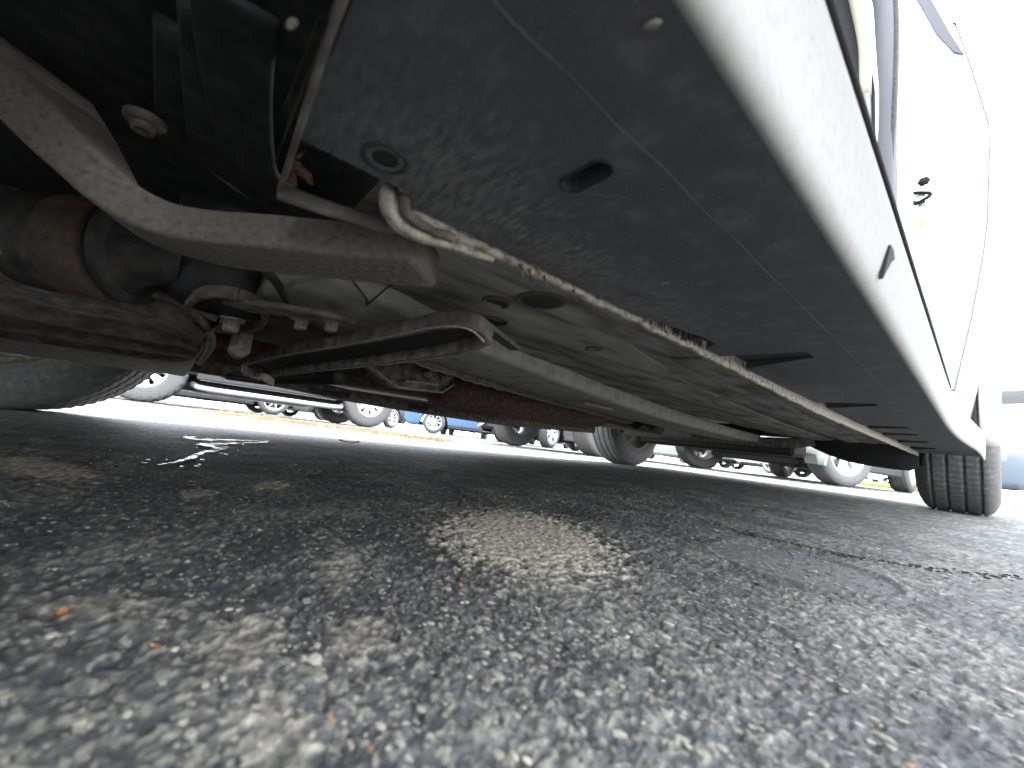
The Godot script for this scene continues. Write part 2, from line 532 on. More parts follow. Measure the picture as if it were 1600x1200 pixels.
func setup_noise() -> void:
	for a in [[nz_fine, 31, 300.0, 2], [nz_mid, 32, 70.0, 3], [nz_big, 33, 9.0, 4], [nz_cell, 34, 160.0, 3]]:
		a[0].seed = a[1]
		a[0].frequency = a[2]
		a[0].noise_type = FastNoiseLite.TYPE_SIMPLEX_SMOOTH
		a[0].fractal_octaves = a[3]
		a[0].fractal_gain = .6

# dried film of pale silt, 0..1, with ragged outline
func silt(x: float, z: float) -> float:
	var rag := nz_mid.get_noise_2d(x, z) * .38 + nz_cell.get_noise_2d(x, z) * .3
	var best := 0.0
	# main pale patch, then the smaller ones
	for p in [[-.225, -.22, .105, .072, -.75, -.65, 1.0], [-.52, .075, .09, .03, -.9, .4, .8], [-.44, -.085, .03, .018, -.8, -.6, .6], [-.4, -.03, .025, .012, -.8, -.3, .55], [-.137, -.061, .02, .012, 1, .3, .4], [-.148, -.03, .022, .012, 1, .3, .36], [-.105, -.03, .018, .008, 1, 0, .3], [-.2, -.075, .03, .012, 1, .5, .25], [-.19, .005, .03, .012, .6, -1, .3]]:
		var d := Vector2(x - p[0], z - p[1])
		if absf(d.x) > .2 or absf(d.y) > .2: continue
		var ax := Vector2(p[4], p[5]).normalized()
		var q := Vector2(d.dot(ax) / p[2], d.dot(ax.orthogonal()) / p[3])
		var v := smoothstep(-.05, .4, 1.0 - q.length() + rag * 1.1)
		best = maxf(best, v * p[6])
	return best

func build_ground() -> void:
	setup_noise()
	var angs := PackedFloat32Array()
	# fine steps through the part of the lot in view, coarse behind
	var fwd := atan2(-.635, -.759)
	var n1 := 700
	for i in n1: angs.append(fwd + deg_to_rad(lerpf(-64.0, 64.0, float(i) / n1)))
	for i in 320: angs.append(fwd + deg_to_rad(lerpf(64.0, 296.0, float(i) / 320)))
	var radii := PackedFloat32Array()
	var r := .028
	while r < 4.0:
		radii.append(r)
		r *= 1.0085 if r < 1.6 else 1.02
	while r < 900.0:
		radii.append(r)
		r *= 1.22
	var na := angs.size()
	var nr := radii.size()
	var verts := PackedVector3Array()
	var cols := PackedColorArray()
	var idx := PackedInt32Array()
	verts.append(Vector3.ZERO); cols.append(Color(.04, .042, .045))
	for i in nr:
		var rad := radii[i]
		var amp := 1.0 - smoothstep(1.5, 6.0, rad)
		for j in na:
			var x := cos(angs[j]) * rad
			var z := sin(angs[j]) * rad
			var f := nz_fine.get_noise_2d(x, z)
			var m := nz_mid.get_noise_2d(x, z)
			var b := nz_big.get_noise_2d(x, z)
			var c := nz_cell.get_noise_2d(x, z)
			var y := (f * .0004 + m * .0011 + c * .0007 + b * .002) * amp
			# bitumen with worn grains showing through it
			var k := .052 + .018 * b + .016 * m
			var col := Color(k * .97, k, k * 1.02)
			var worn := smoothstep(.12, .36, c * .75 + f * .3 + b * .4)
			col = col.lerp(Color(.25, .235, .19), worn * .62)
			var dusty := smoothstep(.05, .5, b + m * .5)
			col = col.lerp(Color(.1, .1, .095), dusty * .35)
			if rad < 1.2:
				var s := silt(x, z)
				if s > 0.0:
					var g := clampf(.8 + f * .5 + c * .5, .2, 1.2)
					col = col.lerp(Color(.43 * g, .392 * g, .315 * g), s * clampf(.85 + c * .6, 0.0, 1.0))
					y = lerpf(y, y * .5 + .0008, s)
				# flattened round print in the surface
				var dr := Vector2(x + .098, z + .395).length()
				if dr < .075:
					var t := smoothstep(.064, .058, dr)
					col = col.lerp(Color(.085, .088, .09) * (1.0 + f * .3), t * .7)
					y = lerpf(y, -.001 + f * .0003, t)
					y += .0009 * exp(-pow((dr - .064) / .004, 2.0))
			# sunlit ground past the car on its far side, painted paler in the colour
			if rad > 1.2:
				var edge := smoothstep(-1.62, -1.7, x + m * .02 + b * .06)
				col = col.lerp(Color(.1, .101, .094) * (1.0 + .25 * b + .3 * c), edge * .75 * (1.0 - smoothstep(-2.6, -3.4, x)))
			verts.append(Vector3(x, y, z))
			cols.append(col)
	for j in na:
		idx.append_array(PackedInt32Array([0, 1 + (j + 1) % na, 1 + j]))
	for i in nr - 1:
		var o0 := 1 + i * na
		var o1 := o0 + na
		for j in na:
			var k := (j + 1) % na
			idx.append_array(PackedInt32Array([o0 + j, o1 + k, o1 + j, o0 + j, o0 + k, o1 + k]))
	var arr := []
	arr.resize(Mesh.ARRAY_MAX)
	arr[Mesh.ARRAY_VERTEX] = verts
	arr[Mesh.ARRAY_COLOR] = cols
	arr[Mesh.ARRAY_INDEX] = idx
	var raw := ArrayMesh.new()
	raw.add_surface_from_arrays(Mesh.PRIMITIVE_TRIANGLES, arr)
	var st := SurfaceTool.new()
	st.create_from(raw, 0)
	st.generate_normals()
	var m := mat("asphalt", Color.WHITE, 0.72, noise_tex(41, .05, 5, [[.1, lin(.5, .5, .5)], [.5, lin(.85, .85, .85)], [.9, lin(1, 1, 1)]], 1024), 2.6, noise_tex(42, .12, 4, [], 1024), .05)
	m.uv1_world_triplanar = true
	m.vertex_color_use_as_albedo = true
	m.metallic_specular = .4
	var g := MeshInstance3D.new()
	g.name = "asphalt_ground"
	g.mesh = st.commit()
	g.material_override = m
	g.set_meta("kind", "structure")
	g.set_meta("label", "worn dark asphalt of the parking lot with pale grit")
	add_child(g)

func pebble_mesh(sd: int) -> ArrayMesh:
	var rg := RandomNumberGenerator.new()
	rg.seed = sd
	var st := begin(false)
	var ring := []
	for lv in 3:
		var row := PackedVector3Array()
		var y: float = [-.5, .12, .38][lv]
		var rr: float = [.9, 1.0, .6][lv]
		for i in 7:
			var t := TAU * i / 7 + lv * .3
			row.append(Vector3(cos(t) * rr * rg.randf_range(.75, 1.15), y * rg.randf_range(.8, 1.2), sin(t) * rr * rg.randf_range(.7, 1.1)))
		ring.append(row)
	grid(st, ring, true)
	cap(st, ring[2], true)
	return finish(st)

func ground_y(x: float, z: float) -> float:
	return nz_fine.get_noise_2d(x, z) * .0004 + nz_mid.get_noise_2d(x, z) * .0011 + nz_cell.get_noise_2d(x, z) * .0007 + nz_big.get_noise_2d(x, z) * .002

func build_grit() -> void:
	# stones of the asphalt that stand a little proud of the binder
	rng.seed = 77
	var m := mat("stone", Color.WHITE, .85, noise_tex(43, .08, 4, [[.2, lin(.6, .6, .6)], [.8, lin(1, 1, 1)]]), 60.0)
	m.vertex_color_use_as_albedo = true
	var fwd := atan2(-.635, -.759)
	for v in 3:
		var xf := []
		var cl := []
		for i in 14000:
			var rad := .04 * pow(60.0, pow(rng.randf(), .62))
			var a := fwd + deg_to_rad(rng.randf_range(-62, 62))
			var x := cos(a) * rad
			var z := sin(a) * rad
			var dens := nz_mid.get_noise_2d(x * .6 + 3.0, z * .6) + nz_big.get_noise_2d(x + 5.0, z) * .9
			if dens < rng.randf_range(-.5, .35): continue
			var s := rng.randf_range(.00045, .0011) * (1.0 + rng.randf() * rng.randf() * rng.randf() * 1.8)
			if rad > .5: s *= 1.25
			var b := Basis(Vector3.UP, rng.randf() * TAU).scaled(Vector3(s * rng.randf_range(.8, 1.9), s * .5, s))
			xf.append(Transform3D(b, Vector3(x, ground_y(x, z) - s * .12, z)))
			var q := rng.randf()
			var c := Color(.19, .18, .15)
			if q < .42: c = Color(.085, .087, .088)
			elif q < .6: c = Color(.28, .265, .22)
			elif q < .66: c = Color(.38, .355, .29)
			elif q < .668: c = Color(.26, .17, .1)
			var k := rng.randf_range(.7, 1.15)
			cl.append(Color(c.r * k, c.g * k, c.b * k))
		var mm := MultiMesh.new()
		mm.transform_format = MultiMesh.TRANSFORM_3D
		mm.use_colors = true
		mm.mesh = pebble_mesh(500 + v)
		mm.instance_count = xf.size()
		for i in xf.size():
			mm.set_instance_transform(i, xf[i])
			mm.set_instance_color(i, cl[i])
		var o := MultiMeshInstance3D.new()
		o.name = numbered("asphalt_grit")
		o.multimesh = mm
		o.material_override = m
		o.set_meta("kind", "stuff")
		o.set_meta("label", "pale and dark stone grit set in the asphalt surface")
		o.set_meta("category", "grit")
		add_child(o)

func build_litter() -> void:
	# drifted pine straw and leaf bits on the strip painted as sunlit
	rng.seed = 91
	var st := begin(false)
	box(st, Vector3.ZERO, Vector3(1, .06, .05), .015)
	var needle := finish(st)
	var xf := []
	for i in 3600:
		var t := rng.randf()
		var c := Vector2(-4.3, -.35).lerp(Vector2(-2.45, -1.55), t)
		var across := (rng.randf() + rng.randf() - 1.0)
		c += Vector2(.5, -.7).normalized().orthogonal() * across * lerpf(.75, .3, t)
		if nz_big.get_noise_2d(c.x * .6, c.y * .6) < rng.randf_range(-.45, .45): continue
		var s := rng.randf_range(.02, .07)
		var b := Basis(Vector3.UP, rng.randf() * TAU) * Basis(Vector3.BACK, rng.randf_range(-.35, .35))
		xf.append(Transform3D(b.scaled_local(Vector3(s, .05, .06)), Vector3(c.x, .004 + rng.randf() * .02, c.y)))
	var mm := MultiMesh.new()
	mm.transform_format = MultiMesh.TRANSFORM_3D
	mm.use_colors = true
	mm.mesh = needle
	mm.instance_count = xf.size()
	for i in xf.size():
		mm.set_instance_transform(i, xf[i])
		var k := rng.randf_range(.5, 1.2)
		mm.set_instance_color(i, Color(.26 * k, .125 * k, .055 * k) if rng.randf() < .7 else Color(.22 * k, .17 * k, .1 * k))
	var m := mat("pine_straw", Color.WHITE, .8)
	m.vertex_color_use_as_albedo = true
	var o := MultiMeshInstance3D.new()
	o.name = "leaf_litter"
	o.multimesh = mm
	o.material_override = m
	o.set_meta("kind", "stuff")
	o.set_meta("label", "rusty orange pine straw and leaf bits drifted on the pale ground beyond the car")
	o.set_meta("category", "leaf litter")
	add_child(o)

func build_puddle() -> void:
	# a trickle: centre line and width, with a ragged shore and breaks
	var line := [Vector2(-1.04, -.05), Vector2(-.98, -.035), Vector2(-.94, -.05), Vector2(-1.0, -.1), Vector2(-1.07, -.185), Vector2(-1.0, -.16), Vector2(-.9, -.085), Vector2(-.84, -.052), Vector2(-.79, -.072), Vector2(-.75, -.062), Vector2(-.70, -.045), Vector2(-.63, -.03), Vector2(-.58, -.014), Vector2(-.54, .003)]
	var wide := [.004, .016, .012, .02, .004, .014, .018, .014, .012, .01, .007, .006, .004, .002]
	rng.seed = 12
	var a := PackedVector2Array()
	var bq := PackedVector2Array()
	for i in line.size() - 1:
		for k in 8:
			var t := k / 8.0
			var p: Vector2 = line[i].lerp(line[i + 1], t)
			var dir: Vector2 = (line[i + 1] - line[i]).normalized().orthogonal()
			var w: float = lerpf(wide[i], wide[i + 1], t)
			a.append(p + dir * w * rng.randf_range(.05, 1.0))
			bq.append(p - dir * w * rng.randf_range(.05, 1.0))
	var rag := []
	for i in a.size() - 1:
		if rng.randf() < .2: continue
		rag.append([a[i], bq[i], bq[i + 1], a[i + 1]])
		if rng.randf() < .45:
			var off := (a[i] - bq[i]).normalized() * rng.randf_range(.012, .03) * (1 if rng.randf() < .5 else -1)
			var m0: Vector2 = (a[i] + bq[i]) / 2 + off
			var m1: Vector2 = (a[i + 1] + bq[i + 1]) / 2 + off
			var hw := (a[i] - bq[i]).normalized() * rng.randf_range(.001, .004)
			rag.append([m0 + hw * .4, m0 - hw, m1 - hw * .3, m1 + hw])
	var m := mat("water", lin(.012, .012, .012), .12, null, 1.0, null)
	m.metallic_specular = .5
	m.heightmap_enabled = true
	m.uv1_triplanar = true
	m.uv1_scale = Vector3.ONE * 9.0
	m.heightmap_texture = noise_tex(51, .02, 3, [])
	m.heightmap_scale = .12
	var o := MeshInstance3D.new()
	o.name = "puddle"
	var wst := begin()
	for q in rag:
		quad(wst, Vector3(q[0].x, .0024, q[0].y), Vector3(q[1].x, .0024, q[1].y), Vector3(q[2].x, .0024, q[2].y), Vector3(q[3].x, .0024, q[3].y))
	o.mesh = finish(wst)
	o.material_override = m
	o.set_meta("kind", "structure")
	o.set_meta("label", "zigzag trickle of water shining on the dark asphalt")
	add_child(o)

# ---------------------------------------------------------------- the car overhead
var car: Node3D
const PITCH := 0.023

func side_x(y: float) -> float:
	var ys := [.2, .35, .5, .7, .85, .95, 1.1, 1.35, 1.45]
	var xs := [-.028, .0, .022, .032, .012, -.004, -.055, -.16, -.25]
	for i in ys.size() - 1:
		if y <= ys[i + 1]: return lerpf(xs[i], xs[i + 1], clampf((y - ys[i]) / (ys[i + 1] - ys[i]), 0, 1))
	return xs[-1]

func body_y(world: Vector3) -> Vector3:
	return car.transform.affine_inverse() * world

func skin(z0: float, z1: float, nz: int, ylo: Callable, yhi: Callable, right := false, ny := 12) -> ArrayMesh:
	var st := begin()
	var rows := []
	for i in nz + 1:
		var z := lerpf(z0, z1, float(i) / nz)
		var lo: float = ylo.call(z)
		var hi: float = maxf(yhi.call(z), lo + .001)
		var row := PackedVector3Array()
		row.append(Vector3(side_x(lo) - .05, lo + .012, z))
		row.append(Vector3(side_x(lo) - .012, lo - .001, z))
		for k in ny + 1:
			var y := lerpf(lo, hi, float(k) / ny)
			row.append(Vector3(side_x(y), y, z))
		row.append(Vector3(side_x(hi) - .03, hi + .004, z))
		if right:
			for k in row.size(): row[k].x = -1.64 - row[k].x
		rows.append(row)
	grid(st, rows)
	return finish(st)

func build_sill() -> void:
	# dark coated underside with the pressed recesses; split along the drain slot
	var zs := -.0158
	var ze := -2.0
	var left := PackedVector2Array()
	var xi := -.1345
	var xs := -.0757
	# inner edge from the front backwards, with the notches
	left.append(Vector2(xs, zs)); left.append(Vector2(-.128, zs - .001)); left.append(Vector2(-.1275, -.05)); left.append(Vector2(xi, -.056))
	var notches := [[-.208, -.306, .012], [-.334, -.388, .06], [-.628, -.69, .06], [-.945, -1.02, .06], [-1.1, -1.19, .06], [-1.31, -1.44, .06], [-1.59, -1.76, .06]]
	for n in notches:
		if n[2] < .02:
			left.append(Vector2(xi, n[0])); left.append(Vector2(xi + .0035, n[0] - .012)); left.append(Vector2(xi + .0125, n[1] + .026)); left.append(Vector2(xi + .0115, n[1] + .012)); left.append(Vector2(xi, n[1]))
		else:
			left.append(Vector2(xi, n[0])); left.append(Vector2(-.07 - .0087, lerpf(n[0], n[1], .1))); left.append(Vector2(-.07 - .0087, lerpf(n[0], n[1], .5))); left.append(Vector2(xi, n[1]))
	left.append(Vector2(xi, ze)); left.append(Vector2(xs, ze))
	# half of the drain slot
	var slot_z := -.0862
	var sr := .0037
	left.append(Vector2(xs, slot_z - sr))
	for k in 5:
		var t := -PI / 2 - PI * (k + .5) / 5
		left.append(Vector2(xs - .005 + cos(t) * sr, slot_z + sin(t) * sr))
	left.append(Vector2(xs, slot_z + sr))
	var right := PackedVector2Array([Vector2(xs, zs), Vector2(-.0332, -.0158), Vector2(-.0332, -.9)])
	for i in 8:
		var z := -.9 - 1.1 * (i + 1) / 8.0
		right.append(Vector2(-.0332 + flare(z), z))
	right.append(Vector2(xs, ze)); right.append(Vector2(xs, slot_z - sr))
	for k in 5:
		var t := -PI / 2 + PI * (k + .5) / 5
		right.append(Vector2(xs + .005 + cos(t) * sr, slot_z + sin(t) * sr))
	right.append(Vector2(xs, slot_z + sr))
	var st := begin(false)
	for poly in [left, right]:
		# slice across so that the long faces stay well shaped, with texture coordinates from the plan
		var zc := zs + .001
		var step := .06
		while zc > ze:
			var z2 := maxf(zc - step, ze)
			var strip := PackedVector2Array([Vector2(-.3, zc), Vector2(.1, zc), Vector2(.1, z2), Vector2(-.3, z2)])
			for pc in Geometry2D.intersect_polygons(poly, strip):
				var ix := Geometry2D.triangulate_polygon(pc)
				for i in ix.size():
					var p: Vector2 = pc[ix[i]]
					st.set_uv(Vector2((p.x + .14) / .115, -(p.y - .02) / .46))
					st.add_vertex(Vector3(p.x, .15, p.y))
			zc = z2
			step = minf(step * 1.2, .3)
		for i in poly.size():
			var a: Vector2 = poly[i]
			var b: Vector2 = poly[(i + 1) % poly.size()]
			if absf(a.x - xs) < .0001 and absf(b.x - xs) < .0001: continue
			var q := [Vector3(a.x, .15, a.y), Vector3(b.x, .15, b.y), Vector3(b.x, .1625, b.y), Vector3(a.x, .1625, a.y)]
			for k in [0, 1, 2, 0, 2, 3]:
				st.set_uv(Vector2((q[k].x + .14) / .115, -(q[k].z - .02) / .46))
				st.add_vertex(q[k])
	part("sill_cover", finish(st), M.coating, car)
	# floor of the recesses, rising outwards
	for n in notches:
		var rf := begin(false)
		var a := Vector3(xi - .002, .157, n[0] + .003)
		var b := Vector3(xi - .002, .157, n[1] - .003)
		var c := Vector3(-.074, .1512, n[1] - .003)
		var d := Vector3(-.074, .1512, n[0] + .003)
		if n[2] < .02:
			c = Vector3(-.118, .1605, n[1] - .01); d = Vector3(-.118, .1605, n[0] + .01)
		quad(rf, a, b, c, d)
		part("recess_liner", finish(rf), M.dark_metal, car)
	part("sill_inside", box_mesh(Vector3(.09, .002, 1.92), .0005), M.dark_metal, car, Vector3(-.088, .166, -1.0))
	# rolled bead along the seam of the coating
	var sb := begin()
	var pth := []
	for i in 60:
		var t := i / 59.0
		pth.append(Vector3(-.0568 + .0004 * sin(i * 1.7), .1499, -.02 - 1.9 * t * t))
	var scs := []
	for i in 60: scs.append(.45 + .5 * absf(sin(i * .83 + .6 + sin(i * 2.9))))
	sweep(sb, pth, circle(.00026, 6), Vector3.UP, scs)
	part("seam_bead", finish(sb), M.scratch, car)
	# painted sill: turned edge, side and ledge, white greyed for shade
	var prof := [Vector2(-.0342, .1502), Vector2(-.0328, .1499), Vector2(-.0316, .1502), Vector2(-.0305, .1509), Vector2(-.0295, .152), Vector2(-.0287, .1535), Vector2(-.0281, .1555), Vector2(-.0277, .159), Vector2(-.0273, .166), Vector2(-.0267, .182), Vector2(-.0264, .2), Vector2(-.0268, .212), Vector2(-.0285, .2165), Vector2(-.033, .2185), Vector2(-.05, .22), Vector2(-.11, .222)]
	var rows := []
	for i in 90:
		var z := .03 - 2.03 * pow(i / 89.0, 1.6)
		var row := PackedVector3Array()
		var fl := flare(z)
		for p in prof:
			var dn := smoothstep(-1.55, -2.0, z) * .012 * smoothstep(.16, .15, p.y)
			row.append(Vector3(p.x + fl, p.y - dn, z))
		rows.append(row)
	var sp := begin()
	grid(sp, rows)
	part("sill_panel", finish(sp), M.sill_shade_grey, car)
	# lip seal along the ledge
	var ls := begin()
	sweep(ls, [Vector3(-.0272, .2172, .03), Vector3(-.0272, .2172, -.3), Vector3(-.0272, .2172, -.95)], roundrect(.003, .0042, .0012))
	part("ledge_seal", finish(ls), M.slit_rubber, car)
	# slit where the moulding ends
	part("moulding_slit", plate(PackedVector2Array([Vector2(-.233, .1555), Vector2(-.262, .1835), Vector2(-.272, .1845), Vector2(-.276, .181), Vector2(-.262, .174)]), Vector3(-.0272, 0, 0), Vector3(0, 0, 1), Vector3.UP, -.0016), M.slit_rubber, car)
	# front end of the sill box: rounded lip, inner edge and the dark opening
	var lip := begin()
	sweep(lip, [Vector3(-.168, .1515, -.0195), Vector3(-.15, .1505, -.0185), Vector3(-.118, .1502, -.0165), Vector3(-.09, .15, -.0148), Vector3(-.06, .15, -.0135), Vector3(-.03, .15, -.012)], roundrect(.0018, .0024, .0008))
	part("sill_lip", finish(lip), M.dusty_metal, car)
	var up := begin()
	var rows2 := []
	for q in [[-.168, .1], [-.118, .1], [-.06, .1], [-.03, .1]]:
		var x: float = q[0]
		var r2 := PackedVector3Array()
		for h in [0.0, .004, .012, .03, .09]: r2.append(Vector3(x, .151 + h, -.0145 - .5 * h * (0.4 if h < .02 else .25)))
		rows2.append(r2)
	grid(up, rows2)
	part("sill_end_wall", finish(up), M.inner_metal, car)
	var ie := begin()
	sweep(ie, [Vector3(-.1675, .151, -.019), Vector3(-.1655, .1512, -.035), Vector3(-.161, .1515, -.056), Vector3(-.15, .151, -.066)], roundrect(.004, .006, .0015))
	part("inner_edge", finish(ie), M.dusty_metal, car)
	part("opening_cavity", plate(PackedVector2Array([Vector2(-.17, -.016), Vector2(-.12, -.016), Vector2(-.12, -.07), Vector2(-.16, -.07)]), Vector3(0, .185, 0), Vector3.RIGHT, Vector3.BACK, .002), M.dark_metal, car)
	part("rust_flake", plate(PackedVector2Array([Vector2(-.162, -.0195), Vector2(-.146, -.0185), Vector2(-.137, -.021), Vector2(-.146, -.0205), Vector2(-.150, -.026), Vector2(-.156, -.028), Vector2(-.152, -.0215), Vector2(-.162, -.024)]), Vector3(0, .1535, 0), Vector3.RIGHT, Vector3.BACK, .001), M.bright_rust, car)
	# the pinched flange: cream paint, chipped, bent a little here and there
	rng.seed = 5
	var fr := []
	for i in 120:
		var t := i / 119.0
		var z := -.05 - 1.93 * pow(t, 1.8)
		var wob := .0011 * sin(i * .9) + .0008 * sin(i * 2.7 + 1.0)
		var drop := lerpf(.1474, .1372, smoothstep(-.15, -.75, z)) + .0006 * sin(i * 1.9)
		var x := -.1382 + wob * .6
		var row := PackedVector3Array()
		for p in [Vector2(x + .0012, .166), Vector2(x + .0012 + wob * .3, .152), Vector2(x + .0022, drop + .0012), Vector2(x + .0012, drop), Vector2(x - .0012, drop - .0002), Vector2(x - .0022, drop + .0012), Vector2(x - .0012, .152), Vector2(x - .0012, .166)]: row.append(Vector3(p.x, p.y, z))
		fr.append(row)
	var fs := begin()
	grid(fs, fr)
	part("pinch_flange", finish(fs), M.flange_paint, car)
	var roll := begin()
	sweep(roll, spline([Vector3(-.1335, .1535, -.0475), Vector3(-.1375, .1485, -.0495), Vector3(-.1415, .1455, -.056), Vector3(-.1425, .145, -.066), Vector3(-.1405, .1455, -.08), Vector3(-.139, .1462, -.1)], 4), roundrect(.0055, .006, .002), Vector3.UP, [.5, .8, .95, 1, 1, 1, 1, 1, 1, 1, 1, 1, .95, .9, .8, .75, .7, .65, .6, .5, .4])
	part("rolled_flange_end", finish(roll), M.flange_paint, car)
	var roll2 := begin()
	sweep(roll2, spline([Vector3(-.1315, .1515, -.053), Vector3(-.136, .1475, -.0565), Vector3(-.138, .1465, -.066), Vector3(-.1372, .1468, -.078)], 4), roundrect(.004, .0035, .0015))
	part("rolled_flange_end", finish(roll2), M.dusty_metal, car)
	# rust bleeding over the flange
	for q in [[-.112, .0022], [-.118, .0014], [-.128, .0012], [-.15, .001]]:
		part("rust_run", plate(PackedVector2Array([Vector2(0, 0), Vector2(q[1], .001), Vector2(q[1] * .8, -.006), Vector2(q[1] * .3, -.0075)]), Vector3(-.1355, .1475, q[0]), Vector3(0, 0, -1), Vector3(-.35, 1, 0).normalized(), .0008), M.bright_rust, car)
	# bristle of scraped sealer inside the drain cut
	rng.seed = 8
	var br := begin(false)
	for i in 60:
		var z := -.216 - .084 * i / 59.0
		var h := rng.randf_range(.006, .011)
		box(br, Vector3(-.1352 + rng.randf_range(-.0003, .0004), .1575 - h * .4, z), Vector3(.0004, h, rng.randf_range(.0002, .0005)), .0001, Basis(Vector3.RIGHT, rng.randf_range(-.2, .2)))
	part("sealer_ridges", finish(br), M.dark_metal, car)
	part("curved_scratch", tube(spline([Vector3(-.0835, .1499, -.0905), Vector3(-.0795, .1499, -.0935), Vector3(-.0765, .1499, -.098), Vector3(-.0735, .1499, -.1005), Vector3(-.072, .1499, -.105)], 5), .00022, 5), M.scratch, car)
	# round plug dimple, drain slot rim
	var pl := sub("drain_plug", car, Vector3(-.1165, .1502, -.0395))
	part("round_rim", lathe_y([Vector2(.0078, .0005), Vector2(.0072, -.0006), Vector2(.0062, -.0009), Vector2(.0056, 0), Vector2(.0052, .0012)], 28), M.rubber, pl)
	part("plug_cap", lathe_y([Vector2(.0056, .0006), Vector2(.004, -.0002), Vector2(.002, -.0004), Vector2(0, -.0004)], 24), M.black_plastic, pl)
	var rimp := []
	for k in 28:
		var t := TAU * k / 28
		rimp.append(Vector3(xs + (.005 if cos(t) > 0 else -.005) + cos(t) * .0041, .1499, slot_z + sin(t) * .0041))
	rimp.append(rimp[0])
	part("drain_slot_rim", tube(rimp, .00045, 5), M.black_plastic, car)
	# stone chips and small marks
	rng.seed = 21
	for q in [[-.038, -.059, .0016], [-.0377, -.053, .0010], [-.09, -.008, .0018], [-.11, -.129, .0013], [-.102, -.15, .0014], [-.104, -.161, .0012], [-.096, -.172, .0016], [-.0605, -.105, .0008], [-.05, -.12, .0007], [-.047, -.16, .0008]]:
		var poly := PackedVector2Array()
		var s: float = q[2]
		for k in 7: poly.append(Vector2(cos(TAU * k / 7) * s * rng.randf_range(.6, 1.1), sin(TAU * k / 7) * s * rng.randf_range(.3, .6)))
		part("stone_chip", plate(poly, Vector3(q[0], .14965, q[1]), Vector3(1, 0, -.35).normalized(), Vector3(.35, 0, 1).normalized(), .0005), M.flange_paint if s > .0015 else M.scratch, car)

func flare(z: float) -> float:
	return .042 * pow(smoothstep(-.75, -2.02, z), 1.5)

func coating_texture() -> ImageTexture:
	var w := 448
	var h := 1792
	var n1 := FastNoiseLite.new(); n1.seed = 61; n1.frequency = .012; n1.fractal_octaves = 5
	var n2 := FastNoiseLite.new(); n2.seed = 62; n2.frequency = .075; n2.fractal_octaves = 3
	var n3 := FastNoiseLite.new(); n3.seed = 63; n3.frequency = .3; n3.fractal_octaves = 1
	var im := Image.create(w, h, false, Image.FORMAT_RGB8)
	for y in h:
		var z := .02 - .46 * y / h
		for x in w:
			var X := -.14 + .115 * x / w
			var a := n1.get_noise_2d(x, y * .9)
			# smears run across the sill, slightly raked
			var sm := n2.get_noise_2d(x * .35 + y * .12, y * 1.1)
			var sp := n3.get_noise_2d(x, y)
			var k := .072 + .012 * a + .01 * sp
			var r := k * .96
			var g := k * 1.0
			var b := k * 1.12
			# dried mud scuffed on near the front end and along the inner edge
			var mud := 0.0
			var d1 := Vector2((X + .115) / .042, (z + .056) / .04).length()
			mud += smoothstep(1.25, .35, d1 + a * .9) * .85
			var d2 := Vector2((X + .117) / .028, (z + .2) / .13).length()
			mud += smoothstep(1.2, .3, d2 + a * 1.1) * .8
			var d3 := Vector2((X + .118) / .018, (z + .115) / .04).length()
			mud += smoothstep(1.2, .4, d3 + a * .8) * .4
			mud *= smoothstep(-.5, .6, sm * .55 + a * .5 + sp * .25)
			r += mud * .13; g += mud * .118; b += mud * .098
			var haze := smoothstep(.1, .7, a + .25 * sm) * .03
			r += haze; g += haze; b += haze * 1.02
			if sp > .74 and sm > -.1:
				r += .07; g += .068; b += .065
			im.set_pixel(x, y, Color(r, g, b).linear_to_srgb())
	return ImageTexture.create_from_image(im)

